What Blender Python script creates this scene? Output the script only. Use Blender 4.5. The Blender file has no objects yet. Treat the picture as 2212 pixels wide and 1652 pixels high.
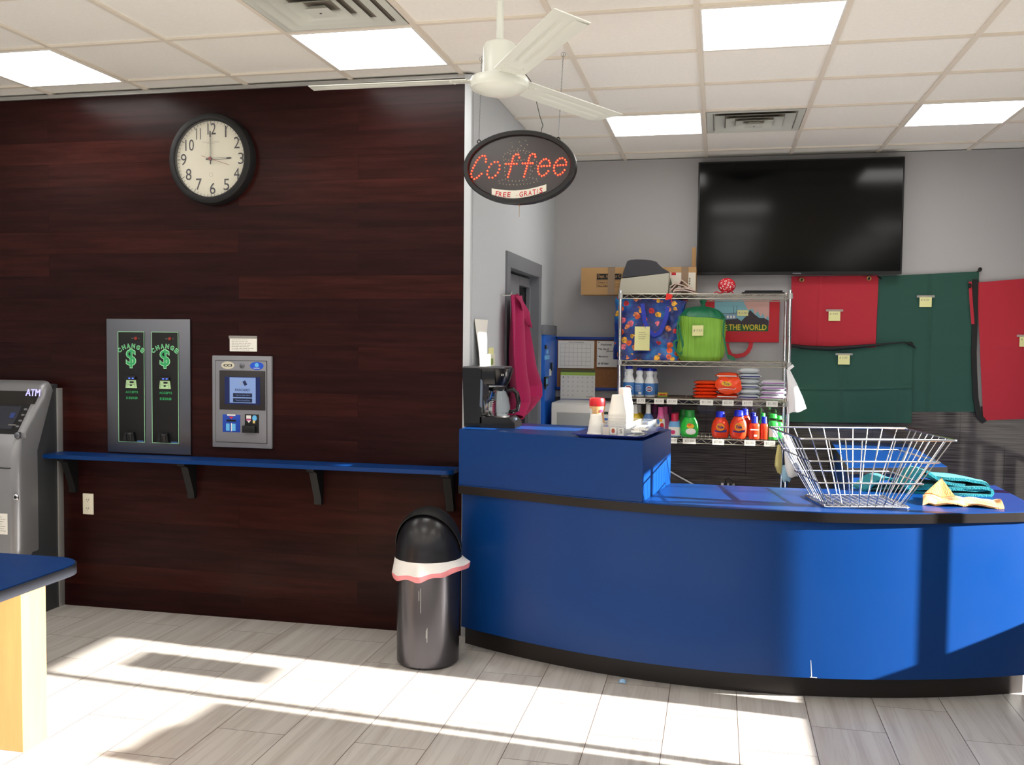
import bpy, bmesh, math, random
from mathutils import Vector, Matrix, noise
random.seed(7)
SC = bpy.context.scene
COL = SC.collection
PI = math.pi

# ------------------------------------------------------------------ camera
YAW, PITCH, ROLL, FPX = 0.21341, 0.04657, 0.01004, 2050.6
CAMZ = 1.59
_f = Vector((-math.sin(YAW), math.cos(YAW), 0)); _r = Vector((math.cos(YAW), math.sin(YAW), 0)); _u = Vector((0, 0, 1))
_f2 = _f*math.cos(PITCH) - _u*math.sin(PITCH); _u2 = _u*math.cos(PITCH) + _f*math.sin(PITCH)
_r3 = _r*math.cos(ROLL) + _u2*math.sin(ROLL); _u3 = _u2*math.cos(ROLL) - _r*math.sin(ROLL)
cam = bpy.data.cameras.new('camera'); camo = bpy.data.objects.new('camera', cam); COL.objects.link(camo)
m = Matrix.Identity(4)
for k, v in enumerate((_r3, _u3, -_f2)):
    for q in range(3): m[q][k] = v[q]
m[2][3] = CAMZ
camo.matrix_world = m
cam.sensor_width = 36.0; cam.lens = 36.0*FPX/2212; cam.clip_start = 0.05; cam.clip_end = 200
SC.camera = camo

def at(x, y, Y=None, Z=None, X=None):
    """point of the place seen at pixel (x, y) on the plane Y=, Z= or X="""
    d = _f2 + _r3*((x-1106)/FPX) - _u3*((y-826)/FPX)
    if Y is not None: t = Y/d.y
    elif X is not None: t = X/d.x
    else: t = (Z-CAMZ)/d.z
    return Vector((d.x*t, d.y*t, d.z*t+CAMZ))
def mpx(Y, x=1560): return (Y/(_f2 + _r3*((x-1106)/FPX)).y)/FPX       # metres per pixel at a depth

# ------------------------------------------------------------------ light, view
SC.view_settings.view_transform = 'Standard'; SC.view_settings.look = 'None'
SC.view_settings.gamma = 1.0; SC.view_settings.use_curve_mapping = False
SC.view_settings.exposure = 0.0
w = bpy.data.worlds.new('sky'); SC.world = w; w.use_nodes = True
bg = w.node_tree.nodes['Background']; bg.inputs[0].default_value = (0.80, 0.88, 1.0, 1); bg.inputs[1].default_value = 0.7
TOSUN = Vector((1.0, -0.077, 0.355)).normalized()
sun = bpy.data.lights.new('sun', 'SUN'); sun.energy = 36.0; sun.angle = 0.0093; sun.color = (1.0, 0.95, 0.88)
suno = bpy.data.objects.new('sun', sun); COL.objects.link(suno); suno.location = (8, 4, 6)
suno.rotation_euler = TOSUN.to_track_quat('Z', 'Y').to_euler()
PANEL_GLOW = 9.0

# ------------------------------------------------------------------ colour and materials
def lin(c):
    c = c.lstrip('#'); o = []
    for k in (0, 2, 4):
        v = int(c[k:k+2], 16)/255
        o.append(v/12.92 if v <= .04045 else ((v+.055)/1.055)**2.4)
    return (o[0], o[1], o[2], 1)
MATS = {}
def mat(name, col, rough=.5, metal=0, spec=.5, emit=0, bump=0, bscale=40, var=0, vscale=6, trans=0, ior=1.45, sheen=0, stretch=(1, 1, 1), coat=0, alpha=1):
    if name in MATS: return MATS[name]
    M = bpy.data.materials.new(name); M.use_nodes = True; nt = M.node_tree; b = nt.nodes['Principled BSDF']
    c = lin(col) if isinstance(col, str) else tuple(col)+(1,)*(4-len(col))
    I = b.inputs
    I['Base Color'].default_value = c; I['Roughness'].default_value = rough; I['Metallic'].default_value = metal
    I['Specular IOR Level'].default_value = spec; I['Transmission Weight'].default_value = trans; I['IOR'].default_value = ior
    I['Sheen Weight'].default_value = sheen; I['Coat Weight'].default_value = coat; I['Alpha'].default_value = alpha
    if emit: I['Emission Color'].default_value = c; I['Emission Strength'].default_value = emit
    if bump or var:
        tc = nt.nodes.new('ShaderNodeTexCoord'); mp = nt.nodes.new('ShaderNodeMapping'); mp.inputs['Scale'].default_value = stretch
        nt.links.new(tc.outputs['Object'], mp.inputs[0])
        if bump:
            n = nt.nodes.new('ShaderNodeTexNoise'); n.inputs['Scale'].default_value = bscale; n.inputs['Detail'].default_value = 3
            nt.links.new(mp.outputs[0], n.inputs['Vector'])
            bp = nt.nodes.new('ShaderNodeBump'); bp.inputs['Strength'].default_value = bump; bp.inputs['Distance'].default_value = .01
            nt.links.new(n.outputs['Fac'], bp.inputs['Height']); nt.links.new(bp.outputs[0], I['Normal'])
        if var:
            n = nt.nodes.new('ShaderNodeTexNoise'); n.inputs['Scale'].default_value = vscale; n.inputs['Detail'].default_value = 4
            nt.links.new(mp.outputs[0], n.inputs['Vector'])
            r = nt.nodes.new('ShaderNodeMapRange'); r.inputs[1].default_value = .3; r.inputs[2].default_value = .7
            r.inputs[3].default_value = 1-var; r.inputs[4].default_value = 1+var
            nt.links.new(n.outputs['Fac'], r.inputs[0])
            mx = nt.nodes.new('ShaderNodeVectorMath'); mx.operation = 'SCALE'; mx.inputs[0].default_value = c[:3]
            nt.links.new(r.outputs[0], mx.inputs['Scale']); nt.links.new(mx.outputs[0], I['Base Color'])
    MATS[name] = M; return M

def nodes_of(name, rough=.5):
    M = bpy.data.materials.new(name); M.use_nodes = True; MATS[name] = M
    nt = M.node_tree; b = nt.nodes['Principled BSDF']; b.inputs['Roughness'].default_value = rough
    def N(t, **k):
        n = nt.nodes.new(t)
        for a, v in k.items():
            if a.startswith('i_'):
                n.inputs[int(a[2:])].default_value = v
            else: setattr(n, a, v)
        return n
    L = lambda a, c: nt.links.new(a, c)
    return M, nt, b, N, L

def m_wood_wall():
    M, nt, b, N, L = nodes_of('mahogany_planks', .27)
    tc = N('ShaderNodeTexCoord'); sp = N('ShaderNodeSeparateXYZ'); L(tc.outputs['Object'], sp.inputs[0])
    cb = N('ShaderNodeCombineXYZ'); L(sp.outputs['X'], cb.inputs[0]); L(sp.outputs['Z'], cb.inputs[1])
    br = N('ShaderNodeTexBrick', offset=.37, offset_frequency=2, squash=1.0)
    L(cb.outputs[0], br.inputs['Vector'])
    br.inputs['Color1'].default_value = (0, 0, 0, 1); br.inputs['Color2'].default_value = (1, 1, 1, 1); br.inputs['Mortar'].default_value = (.5, .5, .5, 1)
    br.inputs['Scale'].default_value = 1; br.inputs['Mortar Size'].default_value = .0009; br.inputs['Mortar Smooth'].default_value = .3
    br.inputs['Brick Width'].default_value = 1.9; br.inputs['Row Height'].default_value = .128; br.inputs['Bias'].default_value = -.15
    # grain shifted per plank
    mp = N('ShaderNodeMapping'); mp.inputs['Scale'].default_value = (.9, 11, 1); L(cb.outputs[0], mp.inputs[0])
    ad = N('ShaderNodeVectorMath', operation='ADD'); L(mp.outputs[0], ad.inputs[0])
    sc = N('ShaderNodeVectorMath', operation='SCALE'); L(br.outputs['Color'], sc.inputs[0]); sc.inputs['Scale'].default_value = 37; L(sc.outputs[0], ad.inputs[1])
    g = N('ShaderNodeTexNoise'); g.inputs['Scale'].default_value = 2.2; g.inputs['Detail'].default_value = 6; g.inputs['Roughness'].default_value = .62; L(ad.outputs[0], g.inputs['Vector'])
    r1 = N('ShaderNodeValToRGB'); L(br.outputs['Color'], r1.inputs[0]); e = r1.color_ramp.elements
    e[0].position = 0; e[0].color = (.018, .0046, .0042, 1); e[1].position = 1; e[1].color = (.092, .017, .011, 1)
    q = e.new(.45); q.color = (.022, .0056, .0048, 1); q = e.new(.86); q.color = (.032, .0074, .0056, 1)
    r2 = N('ShaderNodeMapRange'); L(g.outputs['Fac'], r2.inputs[0]); r2.inputs[1].default_value = .35; r2.inputs[2].default_value = .68; r2.inputs[3].default_value = .68; r2.inputs[4].default_value = 1.38
    mx = N('ShaderNodeVectorMath', operation='SCALE'); L(r1.outputs[0], mx.inputs[0]); L(r2.outputs[0], mx.inputs['Scale'])
    inv = N('ShaderNodeMapRange'); L(br.outputs['Fac'], inv.inputs[0]); inv.inputs[3].default_value = 1; inv.inputs[4].default_value = .35
    m2 = N('ShaderNodeVectorMath', operation='SCALE'); L(mx.outputs[0], m2.inputs[0]); L(inv.outputs[0], m2.inputs['Scale'])
    L(m2.outputs[0], b.inputs['Base Color'])
    bp = N('ShaderNodeBump'); bp.inputs['Strength'].default_value = .12; bp.inputs['Distance'].default_value = .004; L(g.outputs['Fac'], bp.inputs['Height']); L(bp.outputs[0], b.inputs['Normal'])
    b.inputs['Specular IOR Level'].default_value = .10
    return M
def m_floor():
    M, nt, b, N, L = nodes_of('vein_cut_floor_tile', .32)
    tc = N('ShaderNodeTexCoord'); sp = N('ShaderNodeSeparateXYZ'); L(tc.outputs['Object'], sp.inputs[0])
    ax = N('ShaderNodeMath', operation='ADD'); L(sp.outputs['X'], ax.inputs[0]); ax.inputs[1].default_value = 11.8-.405
    ay = N('ShaderNodeMath', operation='ADD'); L(sp.outputs['Y'], ay.inputs[0]); ay.inputs[1].default_value = 11.8-3.74
    cb = N('ShaderNodeCombineXYZ'); L(ay.outputs[0], cb.inputs[0]); L(ax.outputs[0], cb.inputs[1])
    br = N('ShaderNodeTexBrick', offset=.5, offset_frequency=2, squash=1.0); L(cb.outputs[0], br.inputs['Vector'])
    br.inputs['Color1'].default_value = (0, 0, 0, 1); br.inputs['Color2'].default_value = (1, 1, 1, 1); br.inputs['Mortar'].default_value = (.5, .5, .5, 1)
    br.inputs['Scale'].default_value = 1; br.inputs['Mortar Size'].default_value = .0016; br.inputs['Mortar Smooth'].default_value = .1
    br.inputs['Brick Width'].default_value = .59; br.inputs['Row Height'].default_value = .295
    mp = N('ShaderNodeMapping'); mp.inputs['Scale'].default_value = (.35, 9, 1); L(cb.outputs[0], mp.inputs[0])
    sc = N('ShaderNodeVectorMath', operation='SCALE'); L(br.outputs['Color'], sc.inputs[0]); sc.inputs['Scale'].default_value = 23
    ad = N('ShaderNodeVectorMath', operation='ADD'); L(mp.outputs[0], ad.inputs[0]); L(sc.outputs[0], ad.inputs[1])
    g = N('ShaderNodeTexNoise'); g.inputs['Scale'].default_value = 2.0; g.inputs['Detail'].default_value = 5; g.inputs['Distortion'].default_value = .5; L(ad.outputs[0], g.inputs['Vector'])
    r = N('ShaderNodeValToRGB'); L(g.outputs['Fac'], r.inputs[0]); e = r.color_ramp.elements
    e[0].position = .33; e[0].color = (.37, .335, .30, 1); e[1].position = .7; e[1].color = (.52, .49, .455, 1)
    q = e.new(.47); q.color = (.47, .44, .41, 1); q = e.new(.5); q.color = (.41, .375, .345, 1); q = e.new(.53); q.color = (.48, .455, .42, 1)
    mx = N('ShaderNodeMix', data_type='RGBA'); L(br.outputs['Fac'], mx.inputs['Factor']); L(r.outputs[0], mx.inputs[6]); mx.inputs[7].default_value = (.09, .06, .045, 1)
    L(mx.outputs[2], b.inputs['Base Color'])
    bp = N('ShaderNodeBump', invert=True); bp.inputs['Strength'].default_value = .4; bp.inputs['Distance'].default_value = .002; L(br.outputs['Fac'], bp.inputs['Height']); L(bp.outputs[0], b.inputs['Normal'])
    return M
def m_back_wall():
    M, nt, b, N, L = nodes_of('grey_paint_over_dark_tile', .6)
    tc = N('ShaderNodeTexCoord'); sp = N('ShaderNodeSeparateXYZ'); L(tc.outputs['Object'], sp.inputs[0])
    cb = N('ShaderNodeCombineXYZ'); L(sp.outputs['X'], cb.inputs[0]); L(sp.outputs['Z'], cb.inputs[1])
    mp = N('ShaderNodeMapping'); mp.inputs['Scale'].default_value = (1.3, 70, 1); L(cb.outputs[0], mp.inputs[0])
    g = N('ShaderNodeTexNoise'); g.inputs['Scale'].default_value = 2.5; g.inputs['Detail'].default_value = 5; L(mp.outputs[0], g.inputs['Vector'])
    r = N('ShaderNodeValToRGB'); L(g.outputs['Fac'], r.inputs[0]); e = r.color_ramp.elements
    e[0].position = .32; e[0].color = (.022, .018, .017, 1); e[1].position = .72; e[1].color = (.15, .13, .125, 1)
    br = N('ShaderNodeTexBrick', offset=.5, squash=1.0); mpb = N('ShaderNodeMapping'); mpb.inputs['Location'].default_value = (.0+.08, .03, 0); L(cb.outputs[0], mpb.inputs[0]); L(mpb.outputs[0], br.inputs['Vector'])
    br.inputs['Scale'].default_value = 1; br.inputs['Mortar Size'].default_value = .0018; br.inputs['Brick Width'].default_value = .6; br.inputs['Row Height'].default_value = .3
    mm = N('ShaderNodeMix', data_type='RGBA'); L(br.outputs['Fac'], mm.inputs['Factor']); L(r.outputs[0], mm.inputs[6]); mm.inputs[7].default_value = (.03, .027, .027, 1)
    gt = N('ShaderNodeMath', operation='GREATER_THAN'); L(sp.outputs['Z'], gt.inputs[0]); gt.inputs[1].default_value = 1.135
    mx = N('ShaderNodeMix', data_type='RGBA'); L(gt.outputs[0], mx.inputs['Factor']); L(mm.outputs[2], mx.inputs[6]); mx.inputs[7].default_value = lin('#aba9a9')
    L(mx.outputs[2], b.inputs['Base Color'])
    rr = N('ShaderNodeMapRange'); L(gt.outputs[0], rr.inputs[0]); rr.inputs[3].default_value = .07; rr.inputs[4].default_value = .55; L(rr.outputs[0], b.inputs['Roughness'])
    return M
def m_blue_lam():
    M, nt, b, N, L = nodes_of('blue_laminate', .34)
    tc = N('ShaderNodeTexCoord'); g = N('ShaderNodeTexNoise'); g.inputs['Scale'].default_value = 2.3; g.inputs['Detail'].default_value = 3; L(tc.outputs['Object'], g.inputs['Vector'])
    r = N('ShaderNodeMapRange'); L(g.outputs['Fac'], r.inputs[0]); r.inputs[1].default_value = .3; r.inputs[2].default_value = .7; r.inputs[3].default_value = .29; r.inputs[4].default_value = .38; L(r.outputs[0], b.inputs['Roughness'])
    b.inputs['Base Color'].default_value = (.0015, .033, .155, 1); b.inputs['Specular IOR Level'].default_value = .22
    return M
def m_fish():
    M, nt, b, N, L = nodes_of('printed_blue_bag', .3)
    tc = N('ShaderNodeTexCoord'); g = N('ShaderNodeTexNoise'); g.inputs['Scale'].default_value = 7; g.inputs['Detail'].default_value = 4; L(tc.outputs['Object'], g.inputs['Vector'])
    r = N('ShaderNodeValToRGB'); L(g.outputs['Fac'], r.inputs[0]); e = r.color_ramp.elements
    e[0].position = .38; e[0].color = (.006, .012, .10, 1); e[1].position = .68; e[1].color = (.015, .22, .55, 1); q = e.new(.52); q.color = (.01, .045, .27, 1)
    n2 = N('ShaderNodeTexNoise'); n2.inputs['Scale'].default_value = 45; n2.inputs['Detail'].default_value = 2; L(tc.outputs['Object'], n2.inputs['Vector'])
    sc = N('ShaderNodeVectorMath', operation='SCALE'); L(n2.outputs['Color'], sc.inputs[0]); sc.inputs['Scale'].default_value = .022
    ad = N('ShaderNodeVectorMath', operation='ADD'); L(tc.outputs['Object'], ad.inputs[0]); L(sc.outputs[0], ad.inputs[1])
    v = N('ShaderNodeTexVoronoi'); v.inputs['Scale'].default_value = 17; L(ad.outputs[0], v.inputs['Vector'])
    lt = N('ShaderNodeMath', operation='LESS_THAN'); L(v.outputs['Distance'], lt.inputs[0]); lt.inputs[1].default_value = .37
    sp = N('ShaderNodeSeparateColor'); L(v.outputs['Color'], sp.inputs[0])
    r3 = N('ShaderNodeValToRGB'); r3.color_ramp.interpolation = 'CONSTANT'; L(sp.outputs[0], r3.inputs[0]); e = r3.color_ramp.elements
    e[0].position = 0; e[0].color = (.75, .10, .02, 1); e[1].position = .3; e[1].color = (.85, .16, .22, 1)
    for p_, c_ in ((.5, (.9, .45, .03, 1)), (.68, (.6, .02, .03, 1)), (.85, (.85, .25, .08, 1))): q = e.new(p_); q.color = c_
    n4 = N('ShaderNodeTexNoise'); n4.inputs['Scale'].default_value = 60; L(tc.outputs['Object'], n4.inputs['Vector'])
    mr = N('ShaderNodeMapRange'); L(n4.outputs['Fac'], mr.inputs[0]); mr.inputs[1].default_value = .35; mr.inputs[2].default_value = .65; mr.inputs[3].default_value = .45; mr.inputs[4].default_value = 1.3
    m4 = N('ShaderNodeVectorMath', operation='SCALE'); L(r3.outputs[0], m4.inputs[0]); L(mr.outputs[0], m4.inputs['Scale'])
    mx = N('ShaderNodeMix', data_type='RGBA'); L(lt.outputs[0], mx.inputs['Factor']); L(r.outputs[0], mx.inputs[6]); L(m4.outputs[0], mx.inputs[7])
    L(mx.outputs[2], b.inputs['Base Color']); return M
m_wood_wall(); m_floor(); m_back_wall(); m_blue_lam(); m_fish()
BLK = mat('black_plastic', '#101012', .35)
BLKM = mat('black_matte', '#0b0a0a', .6)
WHT = mat('white_plastic', '#e6e4de', .4)
PAPER = mat('paper', '#e8e5dc', .8)
NOTE = mat('yellow_note', '#e3e0a0', .8)
INK = mat('ink', '#26262c', .7)
INKG = mat('faint_ink', '#8d8a84', .8)
RED = mat('red_ink', '#c5202c', .6)
CHROME = mat('chrome', '#d9d9dc', .16, metal=1)
STEEL = mat('brushed_steel', '#77787e', .34, metal=1, bump=.05, bscale=90, stretch=(1, 1, 30))
SILVER = mat('silver_plastic', '#87878a', .36, metal=.45)
TAPE = mat('clear_tape', '#b9b4ae', .3, alpha=.45)
CEIL = mat('ceiling_tile', '#f1eee6', .85, bump=.12, bscale=160, var=.02, vscale=60)
TBAR = mat('ceiling_grid', '#e2d9ca', .5)
WALLW = mat('pale_paint', '#bcc0c4', .6)
FANW = mat('fan_enamel', '#d3d6cd', .3)
ALU = mat('aluminium', '#b9b9b6', .4, metal=.6)
DOORG = mat('grey_door_paint', '#74777d', .45)
DARK = mat('dark_laminate', '#1d1715', .4)
DBLUE = mat('deep_blue_edge', '#1c3f8f', .4)

# ------------------------------------------------------------------ mesh builder
class MB:
    def __init__(s): s.v = []; s.f = []; s.mi = []; s.ms = []
    def midx(s, m):
        if m not in s.ms: s.ms.append(m)
        return s.ms.index(m)
    def add(s, vs, fs, m, M=None):
        k = len(s.v); i = s.midx(m)
        s.v += [(M @ Vector(v)) if M else Vector(v) for v in vs]
        for f in fs: s.f.append([a+k for a in f]); s.mi.append(i)
        return s
    def box(s, a, b, m, bev=0, M=None, seg=2):
        a, b = [min(p, q) for p, q in zip(a, b)], [max(p, q) for p, q in zip(a, b)]
        if bev <= 0:
            vs = [(x, y, z) for z in (a[2], b[2]) for y in (a[1], b[1]) for x in (a[0], b[0])]
            return s.add(vs, [(0, 2, 3, 1), (4, 5, 7, 6), (0, 1, 5, 4), (2, 6, 7, 3), (0, 4, 6, 2), (1, 3, 7, 5)], m, M)
        bm = bmesh.new(); bmesh.ops.create_cube(bm, size=1)
        for v in bm.verts: v.co = Vector([(v.co[k]+.5)*(b[k]-a[k])+a[k] for k in range(3)])
        bmesh.ops.bevel(bm, geom=bm.edges[:], offset=min(bev, .49*min(b[k]-a[k] for k in range(3))), segments=seg, profile=.6, affect='EDGES')
        return s.bm(bm, m, M)
    def bm(s, bm, m, M=None):
        bm.verts.index_update()
        s.add([v.co.copy() for v in bm.verts], [[v.index for v in f.verts] for f in bm.faces], m, M); bm.free(); return s
    def lathe(s, prof, m, c=(0, 0, 0), n=32, sx=1, sy=1, M=None, a0=0, a1=2*PI, cap=True, axis='Z'):
        full = abs(a1-a0-2*PI) < 1e-6; nn = n if full else n+1; vs = []; fs = []
        for r, z in prof:
            for k in range(nn):
                a = a0+(a1-a0)*k/n; p = (r*math.cos(a)*sx, r*math.sin(a)*sy, z)
                if axis == 'Y': p = (p[0], -p[2], p[1])
                if axis == 'X': p = (p[2], p[0], p[1])
                vs.append((c[0]+p[0], c[1]+p[1], c[2]+p[2]))
        for j in range(len(prof)-1):
            for k in range(n):
                k2 = (k+1) % nn if full else k+1
                fs.append((j*nn+k, j*nn+k2, (j+1)*nn+k2, (j+1)*nn+k))
        if cap and full:
            if prof[0][0] > 1e-6: fs.append(tuple(reversed(range(nn))))
            if prof[-1][0] > 1e-6: fs.append(tuple((len(prof)-1)*nn+k for k in range(nn)))
        return s.add(vs, fs, m, M)
    def tube(s, pts, r, m, n=8, closed=False, M=None):
        pts = [Vector(p) for p in pts]; N = len(pts); vs = []; fs = []; up = None
        for i, p in enumerate(pts):
            a = pts[i-1] if (i > 0 or closed) else p; b = pts[(i+1) % N] if (i < N-1 or closed) else p
            t = (b-a)
            t = t.normalized() if t.length > 1e-9 else Vector((0, 0, 1))
            if up is None: up = Vector((0, 0, 1)) if abs(t.z) < .9 else Vector((1, 0, 0))
            x = up.cross(t)
            if x.length < 1e-4: x = Vector((1, 0, 0)).cross(t) if abs(t.x) < .9 else Vector((0, 1, 0)).cross(t)
            x.normalize(); y = t.cross(x).normalized(); up = y
            rr = r[i] if isinstance(r, (list, tuple)) else r
            for k in range(n):
                an = 2*PI*k/n; vs.append(p + x*math.cos(an)*rr + y*math.sin(an)*rr)
        R = N if closed else N-1
        for i in range(R):
            j = (i+1) % N
            for k in range(n):
                k2 = (k+1) % n; fs.append((i*n+k, i*n+k2, j*n+k2, j*n+k))
        if not closed: fs.append(tuple(reversed(range(n)))); fs.append(tuple((N-1)*n+k for k in range(n)))
        return s.add(vs, fs, m, M)
    def prism(s, poly, h0, h1, m, axis='Z', M=None):
        """polygon extruded along an axis; poly points are the two other coordinates in order (XY, XZ for Y, YZ for X)"""
        n = len(poly); vs = []
        for h in (h0, h1):
            for p, q in poly: vs.append({'Z': (p, q, h), 'Y': (p, h, q), 'X': (h, p, q)}[axis])
        fs = [tuple(range(n)), tuple(reversed(range(n, 2*n)))] + [(k, (k+1) % n+0, (k+1) % n+n, k+n) for k in range(n)]
        return s.add(vs, fs, m, M)
    def ball(s, c, r, m, n=16, M=None):
        rx, ry, rz = r if isinstance(r, (list, tuple)) else (r, r, r); h = max(4, n//2)
        bm = bmesh.new(); bmesh.ops.create_uvsphere(bm, u_segments=n, v_segments=h, radius=1)
        for v in bm.verts: v.co = Vector((v.co.x*rx+c[0], v.co.y*ry+c[1], v.co.z*rz+c[2]))
        return s.bm(bm, m, M)
    def grid(s, fn, nu, nv, m, th=0, M=None):
        """surface fn(u,v) with u,v in 0..1; th gives it thickness"""
        P = [[Vector(fn(i/nu, j/nv)) for i in range(nu+1)] for j in range(nv+1)]
        W = nu+1; vs = [p for r in P for p in r]; fs = [(j*W+i, j*W+i+1, (j+1)*W+i+1, (j+1)*W+i) for j in range(nv) for i in range(nu)]
        if th:
            K = len(vs); bk = []
            for j in range(nv+1):
                for i in range(nu+1):
                    a = P[j][min(i+1, nu)]-P[j][max(i-1, 0)]; b = P[min(j+1, nv)][i]-P[max(j-1, 0)][i]
                    nn = a.cross(b); nn = nn.normalized() if nn.length > 1e-12 else Vector((0, 1, 0)); bk.append(P[j][i]-nn*th)
            vs = vs+bk; fs += [tuple(reversed([a+K for a in f])) for f in fs]
            bd = [i for i in range(W)] + [j*W+nu for j in range(1, nv+1)] + [nv*W+i for i in range(nu-1, -1, -1)] + [j*W for j in range(nv-1, 0, -1)]
            for a, b in zip(bd, bd[1:]+bd[:1]): fs.append((b, a, a+K, b+K))
        return s.add(vs, fs, m, M)
    def build(s, name, parent=None, label=None, cat=None, group=None, kind=None, base=None, ang=38):
        me = bpy.data.meshes.new(name); lo = [min(v[k] for v in s.v) for k in range(3)]; hi = [max(v[k] for v in s.v) for k in range(3)]
        if parent is not None: W = PW[parent]
        else:
            b = base or ((lo[0]+hi[0])/2, (lo[1]+hi[1])/2, lo[2]); W = Vector(b)
            if kind == 'structure': W = Vector((0, 0, 0))
        me.from_pydata([tuple(v-W) for v in s.v], [], s.f)
        for mm in s.ms: me.materials.append(mm)
        me.polygons.foreach_set('material_index', s.mi)
        me.polygons.foreach_set('use_smooth', [True]*len(s.f))
        bmm = bmesh.new(); bmm.from_mesh(me); bmesh.ops.recalc_face_normals(bmm, faces=bmm.faces); bmm.to_mesh(me); bmm.free()
        me.update()
        me.set_sharp_from_angle(angle=math.radians(ang))
        o = bpy.data.objects.new(name, me); COL.objects.link(o); PW[o] = W
        if parent is not None: o.parent = parent
        else: o.location = W
        tag(o, label, cat, group, kind); return o
PW = {}            # world origin of every built object (parts keep their parent's origin)
def tag(o, label=None, cat=None, group=None, kind=None):
    for k, v in (('label', label), ('category', cat), ('group', group), ('kind', kind)):
        if v: o[k] = v
    return o
def thing(name, loc, label, cat, group=None, kind=None):
    o = bpy.data.objects.new(name, None); COL.objects.link(o); o.location = loc; o.empty_display_size = .05
    PW[o] = Vector(loc); return tag(o, label, cat, group, kind)
def copy_tree(o, parent=None):
    c = o.copy(); COL.objects.link(c)
    if parent is not None: c.parent = parent
    for ch in [q for q in bpy.data.objects if q.parent == o]: copy_tree(ch, c)
    return c

# ------------------------------------------------------------------ lettering
_TX = {}
def glyphs(s, bold=0.0):
    key = (s, bold)
    if key not in _TX:
        cu = bpy.data.curves.new('t', 'FONT'); cu.body = s; cu.size = 1; cu.offset = bold; cu.resolution_u = 3
        o = bpy.data.objects.new('t', cu); COL.objects.link(o); bpy.context.view_layer.update()
        me = bpy.data.meshes.new_from_object(o.evaluated_get(bpy.context.evaluated_depsgraph_get()))
        vs = [v.co.copy() for v in me.vertices]; fs = [list(p.vertices) for p in me.polygons]
        bpy.data.objects.remove(o); bpy.data.curves.remove(cu); bpy.data.meshes.remove(me)
        if not vs: vs = [Vector((0, 0, 0))]*3; fs = [(0, 1, 2)]
        x0 = min(v.x for v in vs); x1 = max(v.x for v in vs); y0 = min(v.y for v in vs); y1 = max(v.y for v in vs)
        _TX[key] = ([Vector((v.x-(x0+x1)/2, v.y-(y0+y1)/2, 0)) for v in vs], fs, x1-x0, y1-y0)
    return _TX[key]
def text(mb, s, c, w, h, m, xd=(1, 0, 0), yd=(0, 0, 1), bold=0.0, shear=0, rot=0):
    """flat lettering centred at c, fitted into w x h"""
    vs, fs, tw, th = glyphs(s, bold); X = Vector(xd); Y = Vector(yd); c = Vector(c)
    sx = w/tw if tw else 1; sy = h/th if th else 1; cr, sr = math.cos(rot), math.sin(rot); o = []
    for v in vs:
        a, b = v.x*sx+v.y*sy*shear, v.y*sy; a, b = a*cr-b*sr, a*sr+b*cr
        o.append(c+X*a+Y*b)
    mb.add(o, fs, m); return mb
def scribble(mb, c, w, h, rows, m, xd=(1, 0, 0), yd=(0, 0, 1), fill=.8, seed=1, t=.12):
    """lines of writing too small to read: short dashes"""
    rd = random.Random(seed); X = Vector(xd); Y = Vector(yd); c = Vector(c)
    for r in range(rows):
        y = h/2-(r+.5)*h/rows; x = -w/2
        while x < -w/2+w*(fill*rd.uniform(.7, 1.15)):
            l = w*rd.uniform(.05, .14); tt = h/rows*t
            q = [c+X*a+Y*b for a, b in ((x, y-tt), (x+l, y-tt), (x+l, y+tt), (x, y+tt))]
            mb.add(q, [(0, 1, 2, 3)], m); x += l*1.3
def rect(mb, c, w, h, m, xd=(1, 0, 0), yd=(0, 0, 1)):
    X = Vector(xd); Y = Vector(yd); c = Vector(c)
    mb.add([c+X*a+Y*b for a, b in ((-w/2, -h/2), (w/2, -h/2), (w/2, h/2), (-w/2, h/2))], [(0, 1, 2, 3)], m); return mb
def disc(mb, c, rx, ry, m, n=28, xd=(1, 0, 0), yd=(0, 0, 1)):
    X = Vector(xd); Y = Vector(yd); c = Vector(c)
    mb.add([c+X*math.cos(2*PI*k/n)*rx+Y*math.sin(2*PI*k/n)*ry for k in range(n)], [tuple(range(n))], m); return mb

# ================================================================== SETTING
H = 2.963; XR = 2.35; YW = 4.835; XS = -1.27; YB = 7.37
MB().box((-6.2, -4.2, -.12), (XR+.4, YB+.2, 0), MATS['vein_cut_floor_tile']).build('floor', kind='structure')
GX, GY, G = -.11443, 4.04987, .61
c = MB(); c.box((-6.2, -4.2, H+.006), (XR+.2, YB+.2, H+.12), CEIL)
for i in range(-10, 5):
    x = GX+i*G; c.box((x-.012, -4.2, H-.004), (x+.012, YB, H+.008), TBAR)
for j in range(-13, 6):
    y = GY+j*G; c.box((-6.2, y-.012, H-.0042), (XR, y+.012, H+.0078), TBAR)
c.build('ceiling', kind='structure')
MB().box((-6.2, YW, 0), (XS-.04, YW+.12, 2.945), MATS['mahogany_planks']).build('wall_front', kind='structure')
MB().box((-6.2, YW-.008, 2.940), (XS-.035, YW+.1, H-.005), ALU).box((-6.2, YW-.014, 2.937), (XS-.035, YW+.0, 2.942), ALU).build('trim_1', kind='structure')
MB().box((XS-.042, YW-.012, 0), (XS-.004, YW+.03, H-.008), WALLW, .004).build('trim_2', kind='structure')
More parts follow.
